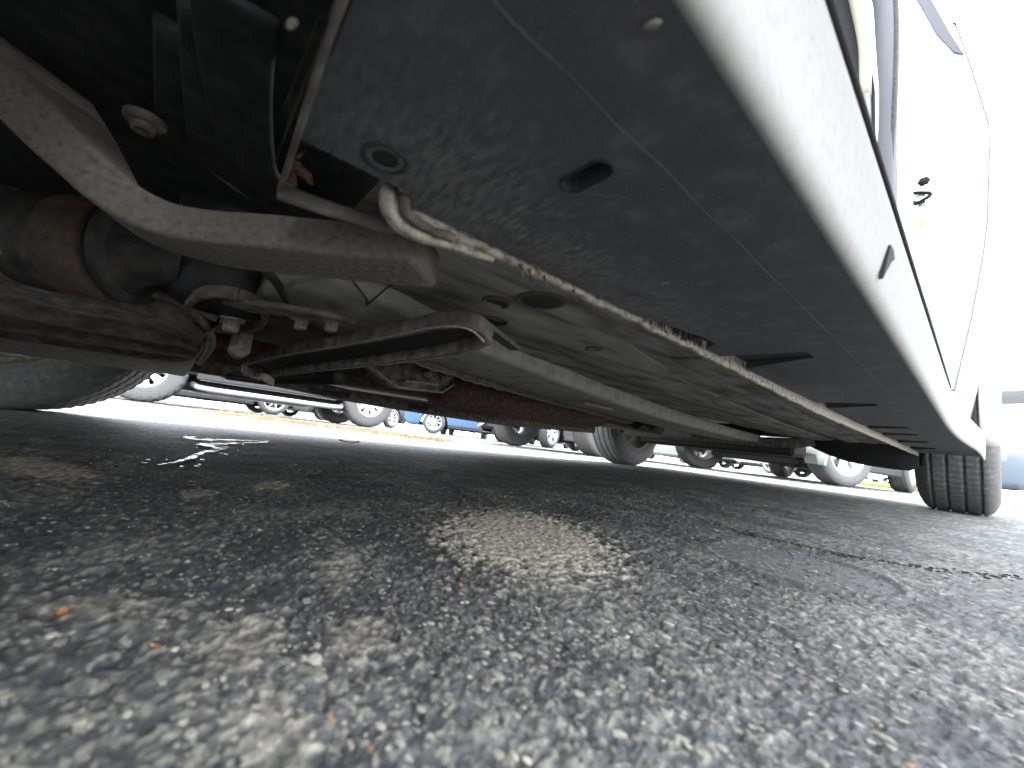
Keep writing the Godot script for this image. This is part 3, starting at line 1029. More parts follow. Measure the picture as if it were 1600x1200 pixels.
func build_underbody() -> void:
	var mir := func(x: float) -> float: return -1.64 - x
	# floor pan with pressed tunnel, both halves
	var fx := [-.137, -.150, -.2, -.24, -.255, -.275, -.29, -.36, -.50, -.54, -.58, -.64, -.72, -.82]
	var fy := [.172, .174, .173, .173, .169, .169, .173, .176, .178, .18, .2, .25, .275, .285]
	var rows := []
	for i in 40:
		var z := -.055 - 1.95 * pow(i / 39.0, 1.3)
		var row := PackedVector3Array()
		for k in fx.size(): row.append(Vector3(fx[k], fy[k] + .0012 * sin(z * 23.0 + k * 1.7) * (1.0 if k > 1 else 0.0), z))
		for k in range(fx.size() - 2, -1, -1): row.append(Vector3(mir.call(fx[k]), fy[k], z))
		rows.append(row)
	var st := begin()
	grid(st, rows)
	part("floor_pan", finish(st), M.floor_paint, car)
	# pressed swages in the floor
	for b in [[[Vector3(-.245, .176, -.26), Vector3(-.28, .172, -.38), Vector3(-.33, .171, -.7), Vector3(-.37, .17, -1.2), Vector3(-.4, .17, -1.9)], .045, .0045], [[Vector3(-.2, .173, -.42), Vector3(-.235, .172, -.75), Vector3(-.27, .17, -1.3), Vector3(-.3, .168, -1.9)], .024, .004], [[Vector3(-.165, .1735, -.33), Vector3(-.18, .173, -.6), Vector3(-.2, .172, -1.2), Vector3(-.21, .17, -1.9)], .018, .003]]:
		var s2 := begin()
		sweep(s2, spline(b[0], 6), circle(b[1], 12, b[2]))
		part("floor_swage", finish(s2), M.floor_paint, car)
	# longitudinal rail, pale grey green
	for flip in [false, true]:
		var pth := spline([Vector3(-.345, .181, -.055), Vector3(-.36, .178, -.1), Vector3(-.405, .176, -.2), Vector3(-.45, .173, -.35), Vector3(-.51, .168, -.6), Vector3(-.575, .162, -.95), Vector3(-.64, .158, -1.5), Vector3(-.68, .158, -1.95)], 5)
		if flip:
			for i in pth.size(): pth[i].x = mir.call(pth[i].x)
		var s3 := begin()
		sweep(s3, pth, roundrect(.13, .036, .009, 4))
		part("chassis_rail", finish(s3), M.rail_paint, car)
	# panel joints over the rail
	part("panel_joint", tube([Vector3(-.2735, .1662, -.077), Vector3(-.2995, .1605, -.101), Vector3(-.309, .1585, -.105)], .0007, 5), M.dark_metal, car)
	part("panel_joint", tube([Vector3(-.306, .1585, -.1045), Vector3(-.28, .167, -.1075), Vector3(-.25, .1715, -.11)], .0007, 5), M.dark_metal, car)
	# open drain holes, the shade inside them drawn as dark discs
	for q in [[-.212, -.2, .016, .011], [-.246, -.183, .009, .0075], [-.279, -.207, .0115, .009], [-.3, -.2, .009, .0075], [-.248, -.29, .006, .005], [-.262, -.33, .009, .005]]:
		var d := sub("floor_hole", car, Vector3(q[0], .1722 - (.003 if q[0] < -.25 else 0.0), q[1]))
		d.scale = Vector3(q[2], .007, q[3] * 1.35)
		part("round_rim", lathe_y([Vector2(1.25, .2), Vector2(1.22, -.16), Vector2(1.1, -.26), Vector2(.98, -.05)], 24), M.dusty_metal, d)
		part("hole_dark_disc", lathe_y([Vector2(1.05, -.1), Vector2(.5, -.08), Vector2(0, -.07)], 20), M.rubber, d)
	for q in [[-.19, .26], [-.2, -.30]]:
		pass
	# clip on the rail (rear)
	var cl := begin(false)
	box(cl, Vector3(-.5, .142, -.64), Vector3(.03, .006, .11), .002, Basis(Vector3.UP, .12))
	part("rail_clip", finish(cl), M.edge_metal, car)
	# cross brace: pressed box arm running in from the flange, then forward and up
	var bp := spline([Vector3(-0.1725, 0.1513, -0.0847), Vector3(-0.1991, 0.1520, -0.0602), Vector3(-0.2248, 0.1530, -0.0335), Vector3(-0.2486, 0.1550, -0.0139), Vector3(-0.2675, 0.1575, 0.0044), Vector3(-0.2775, 0.1615, 0.0205), Vector3(-0.2835, 0.1690, 0.0345), Vector3(-0.2895, 0.1815, 0.0475), Vector3(-0.2995, 0.1986, 0.0615), Vector3(-0.3146, 0.2190, 0.0772), Vector3(-0.3341, 0.2445, 0.0959), Vector3(-0.3535, 0.2700, 0.1146)], 5)
	var bsc := []
	for i in bp.size(): bsc.append(lerpf(.95, 1.1, smoothstep(14.0, 34.0, float(i))) + .6 * maxf(0.0, float(i) - 34.0) / 22.0)
	var bs := begin()
	sweep(bs, bp, roundrect(.034, .018, .003, 3), Vector3.UP, bsc)
	part("cross_brace", finish(bs), M.brace_metal, car)
	var bf := begin()
	var bp2 := []
	for p in bp.slice(0, 30): bp2.append(p + Vector3(-.0115, -.0078, -.0095))
	sweep(bf, bp2, roundrect(.005, .002, .0009))
	part("brace_hem", finish(bf), M.brace_metal, car)
	# inner front structure: toe board with pressed steps, dark
	part("toe_board", plate(PackedVector2Array([Vector2(-.9, -.1), Vector2(-.9, .9), Vector2(.0, .9), Vector2(.0, .1), Vector2(-.10, .03), Vector2(-.10, -.06), Vector2(-.2, -.1)]), Vector3(0, .235, 0), Vector3.RIGHT, Vector3.BACK, -.01), M.inner_metal, car)
	for q in [[[Vector3(-.159, .206, .004), Vector3(-.199, .206, -.001), Vector3(-.246, .206, -.010), Vector3(-.272, .206, -.02), Vector3(-.29, .206, -.05), Vector3(-.3, .206, -.09)], .013], [[Vector3(-.181, .212, .008), Vector3(-.243, .212, .005), Vector3(-.281, .212, .001), Vector3(-.299, .212, -.015), Vector3(-.317, .212, -.044), Vector3(-.33, .212, -.09)], .012], [[Vector3(-.205, .218, .016), Vector3(-.275, .218, .017), Vector3(-.313, .218, .014), Vector3(-.334, .218, -.004), Vector3(-.344, .218, -.028), Vector3(-.36, .218, -.08)], .012]]:
		var s4 := begin()
		sweep(s4, spline(q[0], 5), roundrect(q[1] * 2.0, .004, .0018))
		part("pressed_step", finish(s4), M.inner_metal, car)
	var wb := sub("grommet_bolt", car, Vector3(-.268, .2065, .031))
	part("bolt_washer", lathe_y([Vector2(.0085, .002), Vector2(.0085, 0), Vector2(.007, -.0018), Vector2(.005, -.002)], 20), M.dusty_metal, wb)
	part("bolt_head", lathe_y([Vector2(.0052, -.001), Vector2(.0048, -.005), Vector2(.003, -.006), Vector2(.0028, -.003), Vector2(0, -.003)], 12), M.dusty_metal, wb)
	# rubber bush, its bracket and the strap over it
	part("engine_mount", lathe_y([Vector2(0, -.03), Vector2(.028, -.03), Vector2(.036, -.024), Vector2(.038, .0), Vector2(.034, .01), Vector2(.04, .02), Vector2(.04, .06), Vector2(0, .06)], 28), M.black_plastic, car, Vector3(-.42, .18, -.02))
	var ringp := []
	for k in 25:
		var t := TAU * k / 24
		ringp.append(Vector3(-.425 + cos(t) * .07, .1495 + .003 * cos(t), -.026 + sin(t) * .027))
	var rs := begin()
	sweep(rs, ringp, roundrect(.005, .010, .0018))
	part("mount_bracket", finish(rs), M.dusty_metal, car)
	var rs2 := begin()
	sweep(rs2, spline([Vector3(-.385, .15, -.03), Vector3(-.352, .147, -.045), Vector3(-.337, .146, -.062), Vector3(-.33, .146, -.08), Vector3(-.331, .146, -.1)], 5), roundrect(.026, .005, .002))
	part("mount_arm", finish(rs2), M.dusty_metal, car)
	part("mount_strap", tube(spline([Vector3(-.295, .172, -.015), Vector3(-.313, .167, -.03), Vector3(-.338, .165, -.046), Vector3(-.382, .163, -.062), Vector3(-.425, .16, -.07)], 6), .0032, 8), M.rubber, car)
	for q in [[-.42, .143, -.03, .007], [-.352, .1432, -.07, .005], [-.332, .1432, -.088, .005]]:
		part("bolt", hexbolt(q[3], q[3] * 1.4), M.edge_metal, car, Vector3(q[0], q[1], q[2]))
	# drive shaft housing with rusty band, left of the picture
	var axis := Vector3(.55, 0, -.835)
	var hbasis := Basis(axis, Vector3.UP, axis.cross(Vector3.UP))
	var hat := Vector3(-.425, .18, .03)
	for q in [["shaft_housing", [Vector2(-.3, .0), Vector2(-.3, .033), Vector2(-.09, .034), Vector2(-.075, .0375), Vector2(-.03, .0375), Vector2(-.02, .034), Vector2(-.004, .033), Vector2(.004, .022), Vector2(.03, .02), Vector2(.032, .0)], "dark_metal"], ["rusty_band", [Vector2(-.05, .034), Vector2(-.05, .0385), Vector2(-.022, .0385), Vector2(-.02, .034)], "rusty_steel"], ["clamp_ring", [Vector2(-.098, .033), Vector2(-.098, .0375), Vector2(-.09, .0375), Vector2(-.088, .033)], "edge_metal"], ["clamp_ring", [Vector2(-.014, .033), Vector2(-.014, .0385), Vector2(-.007, .0385), Vector2(-.005, .033)], "dark_metal"]]:
		var hs := begin()
		lathe(hs, q[1], 32)
		var hn := part(q[0], finish(hs), M[q[2]], car, hat)
		hn.basis = hbasis
	part("bolt", hexbolt(.0085, .01), M.edge_metal, car, Vector3(-.468, .152, .038))
	part("bolt", hexbolt(.0085, .01), M.edge_metal, car, Vector3(-.479, .152, .112))
	part("bracket_tab", plate(PackedVector2Array([Vector2(-.5, .06), Vector2(-.44, .048), Vector2(-.44, .015), Vector2(-.49, .024)]), Vector3(0, .156, 0), Vector3.RIGHT, Vector3.BACK, -.003), M.dusty_metal, car)
	# front subframe: pressed channel with grooves
	var sf := begin()
	var srow := []
	for q in [[-.44, .165], [-.46, .142], [-.53, .139], [-.545, .128], [-.565, .1275], [-.58, .137], [-.63, .135], [-.645, .1245], [-.668, .124], [-.685, .133], [-.74, .131], [-.755, .123], [-.78, .123], [-.8, .129], [-1.2, .126], [-1.3, .15]]:
		var r := PackedVector3Array()
		for z in [1.0, .6, .35, .2, .12, .05, .01, -.014, -.022, -.024]:
			var zz: float = z
			r.append(Vector3(q[0], lerpf(q[1], .13, smoothstep(.02, -.014, zz)) + (.01 if z < -.02 else 0.0) + (.02 if z < -.023 else 0.0), zz - .00005 * q[0]))
		srow.append(r)
	grid(sf, srow)
	part("subframe", finish(sf), M.dusty_metal, car)
	part("subframe_edge", tube(spline([Vector3(-.44, .163, .14), Vector3(-.44, .155, .02), Vector3(-.45, .14, -.012), Vector3(-.5, .131, -.022), Vector3(-.6, .129, -.024), Vector3(-.75, .128, -.023)], 4), .004, 8), M.dusty_metal, car)
	part("rubber_stop", box_mesh(Vector3(.03, .03, .018), .006), M.dusty_metal, car, Vector3(-.49, .134, -.045))
	# stamped tie arm: two bowed flanges joined at both ends
	var aw := spline([Vector3(-.66, .132, -.07), Vector3(-.52, .138, -.09), Vector3(-.40, .1405, -.112), Vector3(-.29, .1425, -.128), Vector3(-.245, .1445, -.136), Vector3(-.222, .1435, -.148), Vector3(-.226, .139, -.166)], 6)
	var s5 := begin()
	sweep(s5, aw, roundrect(.006, .012, .0015))
	part("tie_arm", finish(s5), M.dusty_metal, car)
	var aw2 := spline([Vector3(-.70, .127, -.11), Vector3(-.56, .1305, -.132), Vector3(-.44, .1325, -.15), Vector3(-.34, .1345, -.164), Vector3(-.27, .137, -.172), Vector3(-.228, .139, -.166)], 6)
	var s6 := begin()
	sweep(s6, aw2, roundrect(.005, .011, .0015))
	part("tie_arm", finish(s6), M.dusty_metal, car)
	var e5 := begin()
	var ed := []
	for p in aw: ed.append(p + Vector3(0, -.0062, .004))
	sweep(e5, ed, roundrect(.0016, .0016, .0006))
	part("arm_edge", finish(e5), M.edge_metal, car)
	var e6 := begin()
	var ed2 := []
	for p in aw2: ed2.append(p + Vector3(0, -.0058, -.003))
	sweep(e6, ed2, roundrect(.0015, .0015, .0006))
	part("arm_edge", finish(e6), M.edge_metal, car)
	var hook := begin()
	sweep(hook, spline([Vector3(-.66, .1275, -.07), Vector3(-.70, .1235, -.075), Vector3(-.715, .12, -.088), Vector3(-.69, .1165, -.1), Vector3(-.72, .113, -.115), Vector3(-.76, .114, -.12)], 5), roundrect(.006, .012, .002))
	part("arm_hook", finish(hook), M.edge_metal, car)
	# web between the flanges
	var wbm := begin()
	var ra := PackedVector3Array()
	var rb := PackedVector3Array()
	for i in 7:
		ra.append(aw[i * 6] + Vector3(0, .003, -.004))
		rb.append(aw2[mini(i * 5, aw2.size() - 1)] + Vector3(0, .003, .003))
	grid(wbm, [ra, rb])
	part("arm_web", finish(wbm), M.inner_metal, car)
	var sl := begin(false)
	box(sl, Vector3(-.286, .158, -.222), Vector3(.014, .006, .085), .0025, Basis(Vector3.UP, .53))
	part("slot_plate", finish(sl), M.black_plastic, car)
	var sl2 := begin(false)
	box(sl2, Vector3(-.279, .1568, -.224), Vector3(.002, .004, .083), .0008, Basis(Vector3.UP, .53))
	part("slot_edge", finish(sl2), M.edge_metal, car)
	# shield plate before the silencer
	part("shield_plate", plate(PackedVector2Array([Vector2(-.213, .168), Vector2(-.246, .142), Vector2(-.277, .1275), Vector2(-.361, .131), Vector2(-.385, .15), Vector2(-.41, .185), Vector2(-.41, .23), Vector2(-.2, .23)]), Vector3(-.64, 0, 0), Vector3(0, 0, 1), Vector3.UP, .02), M.dusty_metal, car)
	part("plate_hem", tube([Vector3(-.618, .168, -.213), Vector3(-.618, .142, -.246), Vector3(-.618, .1275, -.277), Vector3(-.618, .131, -.361), Vector3(-.618, .15, -.385)], .0022, 6), M.edge_metal, car)
	var sp := begin(false)
	box(sp, Vector3(-.617, .1415, -.32), Vector3(.006, .006, .065), .002, Basis(Vector3.RIGHT, .05))
	part("plate_tag", finish(sp), M.edge_metal, car)
	for q in [[.1605, -.33], [.159, -.365]]:
		var bb := part("bolt", hexbolt(.006, .007), M.edge_metal, car, Vector3(-.617, q[0], q[1]))
		bb.rotation.z = 1.57
	# ribbed hose by the shield
	var hr := begin()
	var hp := []
	var hsx := []
	for i in 31:
		hp.append(Vector3(lerpf(-.8, -.66, i / 30.0), lerpf(.128, .135, i / 30.0), lerpf(-.12, -.2, i / 30.0)))
		hsx.append(1.0 + .18 * (1 if i % 2 else 0))
	sweep(hr, hp, circle(.013, 10), Vector3.UP, hsx)
	part("ribbed_hose", finish(hr), M.black_plastic, car)
	# silencer, its clamp, pipes and the ragged heat shield
	var mf := begin()
	var mrows := []
	for q in [[-.44, .02], [-.45, .04], [-.48, .048], [-.6, .05], [-.61, .053], [-.62, .05], [-.98, .05], [-1.04, .04], [-1.08, .022], [-1.2, .022]]:
		var r := PackedVector3Array()
		for k in 24: r.append(Vector3(-.8 + cos(TAU * k / 24) * q[1] * 1.35, .16 + sin(TAU * k / 24) * q[1], q[0]))
		mrows.append(r)
	grid(mf, mrows, true)
	part("silencer", finish(mf), M.rust, car)
	part("exhaust_pipe", tube(spline([Vector3(-.8, .17, .5), Vector3(-.8, .16, 0), Vector3(-.8, .158, -.45)], 6), .025, 14), M.rust, car)
	part("exhaust_pipe", tube(spline([Vector3(-.8, .16, -1.18), Vector3(-.85, .155, -1.5), Vector3(-1.05, .17, -1.9), Vector3(-1.15, .24, -2.3), Vector3(-1.1, .2, -2.9)], 6), .024, 14), M.dark_metal, car)
	rng.seed = 44
	var hsr := []
	var hp2 := spline([Vector3(-.49, .152, -.235), Vector3(-.535, .1515, -.34), Vector3(-.575, .1495, -.47), Vector3(-.64, .1485, -.72), Vector3(-.72, .147, -1.0), Vector3(-.80, .146, -1.33)], 8)
	for p in hp2:
		var r := PackedVector3Array()
		var j := rng.randf_range(-.004, .004)
		for o in [Vector3(.012, .022, 0), Vector3(.004, .004 + j * .3, 0), Vector3(0, j * .5, 0), Vector3(-.006, .001 + j * .3, 0), Vector3(-.03, .012, 0), Vector3(-.1, .06, 0)]: r.append(p + o)
		hsr.append(r)
	var hsm := begin()
	grid(hsm, hsr)
	part("heat_shield", finish(hsm), M.dusty_metal, car)
	var he := begin()
	var hep := []
	for i in hsr.size(): hep.append(hsr[i][2] + Vector3(.001, -.0006, 0))
	sweep(he, hep, roundrect(.003, .0022, .0008))
	part("shield_edge", finish(he), M.edge_metal, car)
	# torn felt hanging by the shield
	var tf := begin()
	var tr := []
	for i in 9:
		var t := i / 8.0
		tr.append(PackedVector3Array([Vector3(lerpf(-.80, -.66, t), .178, -1.2 - .04 * sin(t * 5.0)), Vector3(lerpf(-.80, -.66, t), .155 + .006 * sin(i * 2.1), -1.205), Vector3(lerpf(-.79, -.67, t), .137 + .008 * sin(i * 1.7 + 1.0), -1.21)]))
	grid(tf, tr)
	part("torn_felt", finish(tf), M.black_plastic, car)
	# far side: long rail and far sill
	var lr := begin()
	sweep(lr, spline([Vector3(-1.1, .15, .3), Vector3(-1.1, .149, -.02), Vector3(-1.1, .1405, -.2), Vector3(-1.1, .127, -.385), Vector3(-1.1, .118, -.67), Vector3(-1.1, .114, -.95), Vector3(-1.1, .125, -1.4)], 4), roundrect(.05, .03, .008))
	part("far_rail", finish(lr), M.dusty_metal, car)
	for q in [[-.12, .16], [-.3, .2], [-.55, .12]]:
		var bx := begin(false)
		box(bx, Vector3(-1.07, .135 + q[0] * .03, q[0]), Vector3(.02, .012, q[1] * .5), .004)
		part("rail_bracket", finish(bx), M.dark_metal, car)
	var fsill := begin(false)
	box(fsill, Vector3(-1.565, .2, -1.03), Vector3(.1, .09, 1.88), .02)
	part("far_sill", finish(fsill), M.dark_metal, car)
	# rear: cross beam, black trays, tank
	var rb2 := begin()
	sweep(rb2, [Vector3(-.43, .168, -1.97), Vector3(-.5, .15, -1.96), Vector3(-.6, .146, -1.95), Vector3(-.86, .148, -1.95), Vector3(-1.28, .152, -1.95)], roundrect(.05, .042, .012))
	part("rear_cross_beam", finish(rb2), M.dusty_metal, car)
	var rt := begin(false)
	box(rt, Vector3(-.865, .128, -2.1), Vector3(.72, .062, .2), .012)
	part("rear_tray", finish(rt), M.black_plastic, car)
	var tk := begin()
	var trw := []
	for q in [[-.47, .158, .15], [-.43, .135, .12], [-.38, .112, .1], [-.33, .096, .1], [-.27, .088, .1], [-.2, .083, .1], [-.16, .084, .1], [-.135, .1, .1]]:
		var r := PackedVector3Array()
		for o in [Vector2(0, -1.985), Vector2(0, -2.0), Vector2(.004, -2.03), Vector2(.02, -2.1), Vector2(.09, -2.13)]: r.append(Vector3(q[0], q[1] + o.x, o.y))
		r.insert(0, Vector3(q[0], .2, -1.985))
		trw.append(r)
	grid(tk, trw)
	part("wheel_arch_liner", finish(tk), M.black_plastic, car)
	part("rear_floor", box_mesh(Vector3(1.5, .02, 1.05), .004), M.inner_metal, car, Vector3(-.82, .3, -2.55))
	part("rear_valance", box_mesh(Vector3(1.5, .14, .05), .01), M.black_plastic, car, Vector3(-.82, .3, -3.06))
	part("rear_axle", tube([Vector3(-1.5, .26, -2.39), Vector3(-1.3, .22, -2.33), Vector3(-.34, .22, -2.33), Vector3(-.16, .26, -2.39)], .03, 10), M.dark_metal, car)
	for x in [-.2, -1.42]:
		var tl := begin()
		sweep(tl, [Vector3(x, .24, -2.39), Vector3(x + (-.03 if x > -.5 else .03), .2, -2.2), Vector3(x + (-.06 if x > -.5 else .06), .17, -2.0)], roundrect(.04, .05, .012))
		part("trailing_arm", finish(tl), M.dark_metal, car)

func build_body_shell() -> void:
	var zrw := -2.39
	var yrw := body_y(Vector3(-.06, .3, zrw)).y
	var zfw := .34
	var yfw := body_y(Vector3(-.06, .3, zfw)).y
	var belt := func(z: float) -> float: return .95 + .03 * clampf((-1.0 - z) / 1.0, 0, 1)
	var low := func(z: float) -> float:
		var y := .224
		if z < -2.0: y = .24
		for c in [[zrw, yrw], [zfw, yfw]]:
			var d: float = absf(z - c[0])
			if d < .37: y = maxf(y, c[1] + sqrt(.1369 - d * d))
		return y
	for right in [false, true]:
		part("rear_door", skin(-1.035, -1.93, 24, low, belt, right), M.white_body, car)
		part("rear_quarter", skin(-1.94, -3.1, 34, low, belt, right), M.white_body, car)
		part("front_fender", skin(1.05, .0 if not right else .0, 30, low, func(z): return .93 - .12 * pow(clampf(z / 1.05, 0, 1), 2.0), right), M.white_body, car)
		if right: part("front_door", skin(-.01, -1.025, 24, low, belt, true), M.white_body, car)
		# window frames and glass
		var s := begin(false)
		var X := func(y: float) -> float: return (-1.64 - side_x(y)) if right else side_x(y)
		var zz := [-1.12, -1.9, -2.0, -2.55]
		if right: zz = [-.1, -1.02, -1.12, -1.9, -2.0, -2.55]
		for i in range(0, zz.size(), 2):
			var g := begin(false)
			var t0: float = zz[i] - (.45 if i == 0 and right else .0)
			quad(g, Vector3(X.call(.96) - (.0), .96, zz[i]), Vector3(X.call(1.36), 1.36, t0), Vector3(X.call(1.36), 1.36, zz[i + 1]), Vector3(X.call(.96), .96, zz[i + 1]))
			part("side_window", finish(g), M.tinted_glass, car)
		var rowsq := []
		for z in [-.6, -1.0, -1.6, -2.2, -2.7]: rowsq.append(PackedVector3Array([Vector3(X.call(1.34), 1.34, z), Vector3(X.call(1.4), 1.4, z), Vector3(-.82 + (.5 if not right else -.5), 1.47, z), Vector3(-.82, 1.49, z)]))
		grid(s, rowsq)
		# C pillar
		quad(s, Vector3(X.call(.96), .96, -2.5), Vector3(X.call(1.38), 1.38, -2.5), Vector3(X.call(1.38), 1.38, -2.72), Vector3(X.call(.96), .96, -3.05))
		quad(s, Vector3(X.call(.96), .96, -1.9), Vector3(X.call(1.38), 1.38, -1.9), Vector3(X.call(1.38), 1.38, -2.0), Vector3(X.call(.96), .96, -2.0))
		# A pillar
		quad(s, Vector3(X.call(.93), .93, .05), Vector3(X.call(1.38), 1.38, -.6), Vector3(X.call(1.38), 1.38, -.68), Vector3(X.call(.93), .93, -.05))
		part("roof_half", finish(s), M.white_body, car)
	# front door standing open, hinged at its front edge
	var od := sub("open_front_door", car, Vector3(.0, 0, -.02))
	od.rotation.y = deg_to_rad(-66.0)
	part("door_skin", skin(-.005, -1.0, 24, func(_z): return .235, func(_z): return .95), M.white_body, od)
	part("door_lining", box_mesh(Vector3(.05, .66, .93), .02), M.cabin_dark, od, Vector3(-.075, .6, -.5))
	part("door_base", box_mesh(Vector3(.07, .02, .97), .004), M.white_body, od, Vector3(-.06, .25, -.5))
	part("armrest", box_mesh(Vector3(.06, .07, .45), .025), M.cabin_dark, od, Vector3(-.12, .62, -.55))
	var dfw := begin(false)
	quad(dfw, Vector3(-.01, .96, -.1), Vector3(-.17, 1.36, -.5), Vector3(-.17, 1.36, -.97), Vector3(-.01, .96, -.99))
	part("door_window", finish(dfw), M.tinted_glass, od)
	part("door_window_frame", tube([Vector3(-.012, .95, -.06), Vector3(-.175, 1.37, -.48), Vector3(-.175, 1.38, -.98), Vector3(-.012, .95, -1.0)], .014, 8), M.black_plastic, od)
	# hood, tail, screens
	var h := begin()
	grid(h, [PackedVector3Array([Vector3(-1.6, .92, .05), Vector3(-.82, .98, .1), Vector3(-.04, .92, .05)]), PackedVector3Array([Vector3(-1.6, .88, .6), Vector3(-.82, .94, .65), Vector3(-.04, .88, .6)]), PackedVector3Array([Vector3(-1.58, .78, 1.05), Vector3(-.82, .82, 1.12), Vector3(-.06, .78, 1.05)])])
	part("hood", finish(h), M.white_body, car)
	var fb := begin()
	grid(fb, [PackedVector3Array([Vector3(-1.62, .79, 1.04), Vector3(-.82, .82, 1.13), Vector3(-.02, .79, 1.04)]), PackedVector3Array([Vector3(-1.64, .5, 1.08), Vector3(-.82, .5, 1.2), Vector3(0, .5, 1.08)]), PackedVector3Array([Vector3(-1.62, .22, 1.04), Vector3(-.82, .2, 1.14), Vector3(-.02, .22, 1.04)])])
	part("front_bumper", finish(fb), M.white_body, car)
	var tg := begin()
	grid(tg, [PackedVector3Array([Vector3(-1.5, 1.4, -2.7), Vector3(-.82, 1.48, -2.75), Vector3(-.14, 1.4, -2.7)]), PackedVector3Array([Vector3(-1.64, .96, -3.05), Vector3(-.82, .98, -3.12), Vector3(0, .96, -3.05)]), PackedVector3Array([Vector3(-1.64, .3, -3.09), Vector3(-.82, .28, -3.16), Vector3(0, .3, -3.09)])])
	part("tailgate", finish(tg), M.white_body, car)
	var wsd := begin(false)
	quad(wsd, Vector3(-1.55, .95, .05), Vector3(-1.42, 1.4, -.6), Vector3(-.22, 1.4, -.6), Vector3(-.09, .95, .05))
	part("windshield", finish(wsd), M.tinted_glass, car)
	# cabin
	part("cabin_floor", box_mesh(Vector3(1.44, .02, 2.1), .004), M.cabin_dark, car, Vector3(-.83, .295, -1.05))
	part("bulkhead", box_mesh(Vector3(1.5, .65, .03), .01), M.cabin_dark, car, Vector3(-.82, .58, .02))
	part("rear_bulkhead", box_mesh(Vector3(1.5, .6, .03), .01), M.cabin_dark, car, Vector3(-.82, .62, -2.1))
	part("headliner", box_mesh(Vector3(1.28, .03, 1.9), .01), M.cabin_dark, car, Vector3(-.82, 1.33, -1.6))
	part("cabin_shade_panel", box_mesh(Vector3(.16, 1.1, .03), .01), M.cabin_dark, car, Vector3(-.208, .78, -.975))  # dark panel added behind the trim, standing for the shaded cabin
	for x in [-.42, -1.2]:
		var se := sub("seat", car, Vector3(x, .3, -.75))
		var sc := begin()
		sweep(sc, [Vector3(0, .2, .28), Vector3(0, .22, .0), Vector3(0, .2, -.22)], roundrect(.48, .16, .06))
		part("cushion", finish(sc), M.seat_cloth, se)
		var sk := begin()
		sweep(sk, [Vector3(0, .22, -.2), Vector3(0, .55, -.3), Vector3(0, .85, -.36)], roundrect(.46, .14, .05), Vector3.BACK)
		part("seat_back", finish(sk), M.seat_cloth, se)
	# centre pillar with its trims, seal, striker and labels
	var bp := begin()
	var pr := []
	for y in [.22, .4, .6, .8, 1.0, 1.2, 1.36]:
		var o: float = -maxf(0.0, y - .95) * .32
		pr.append(PackedVector3Array([Vector3(-.11 + o, y, -.935), Vector3(-.072 + o, y, -.95), Vector3(-.058 + o, y, -.965), Vector3(-.05 + o, y, -1.035), Vector3(-.06 + o, y, -1.06)]))
	grid(bp, pr)
	part("centre_pillar", finish(bp), M.white_body, car)
	var ct := begin()
	sweep(ct, spline([Vector3(-.1245, .79, -.935), Vector3(-.1235, .9, -.94), Vector3(-.1285, 1.0, -.945), Vector3(-.145, 1.15, -.95), Vector3(-.19, 1.36, -.955)], 4), roundrect(.03, .04, .01), Vector3.BACK, [.62, .62, .64, .66, .68, .75, .85, .95, 1.05, 1.15, 1.25, 1.3, 1.35, 1.4, 1.4, 1.4, 1.4])
	part("upper_pillar_trim", finish(ct), M.cream_trim, car)
	var ct2 := begin()
	sweep(ct2, [Vector3(-.125, .22, -.935), Vector3(-.125, .5, -.935), Vector3(-.1245, .788, -.935)], roundrect(.017, .04, .006), Vector3.BACK)
	part("lower_pillar_trim", finish(ct2), M.grey_trim, car)
	var se2 := begin()
	sweep(se2, spline([Vector3(-.108, .2, -.92), Vector3(-.106, .4, -.935), Vector3(-.104, .6, -.945), Vector3(-.101, .72, -.95), Vector3(-.0975, .85, -.95), Vector3(-.097, 1.0, -.95), Vector3(-.11, 1.15, -.95), Vector3(-.15, 1.36, -.95)], 4), circle(.021, 14, .014), Vector3.BACK)
	part("door_seal", finish(se2), M.seal_rubber, car)
	var se3 := begin()
	sweep(se3, spline([Vector3(-.094, .2, -.922), Vector3(-.092, .6, -.942), Vector3(-.083, .85, -.945), Vector3(-.082, 1.0, -.945), Vector3(-.1, 1.15, -.945), Vector3(-.14, 1.36, -.945)], 4), circle(.006, 8), Vector3.BACK)
	part("seal_lip", finish(se3), M.rubber, car)
	var stn := sub("door_striker", car, Vector3(-.066, .575, -.975))
	part("striker_plate", box_mesh(Vector3(.038, .048, .004), .0015), M.steel, stn, Vector3(0, 0, .008))
	var lp := []
	for k in 17:
		var t := TAU * k / 16
		lp.append(Vector3(cos(t) * .024, sin(t) * .012 * (1.0 - .4 * absf(cos(t))) - .008, .014))
	part("striker_loop", tube(lp, .0026, 6), M.slit_rubber, stn)
	for q in [[-.018, .012], [.016, .022]]:
		var b := part("striker_screw", hexbolt(.0055, .004), M.slit_rubber, stn, Vector3(q[0], q[1], .011))
		b.rotation.x = 1.57
	part("striker_pin", lathe_y([Vector2(0, -.004), Vector2(.0045, -.004), Vector2(.005, .004), Vector2(0, .004)], 12), M.steel, stn, Vector3(.002, -.012, .013)).rotation.x = 1.57
	var lb := sub("pillar_label", car, Vector3(-.064, .522, -.968))
	part("label_sheet", box_mesh(Vector3(.03, .03, .0012), .0003), M.label_paper, lb)
	for k in 4: part("label_bar", box_mesh(Vector3(.0035, .014, .0016), .0003), M.label_orange, lb, Vector3(-.008 + k * .006, -.004, .0004))
	var de := begin()
	var der := []
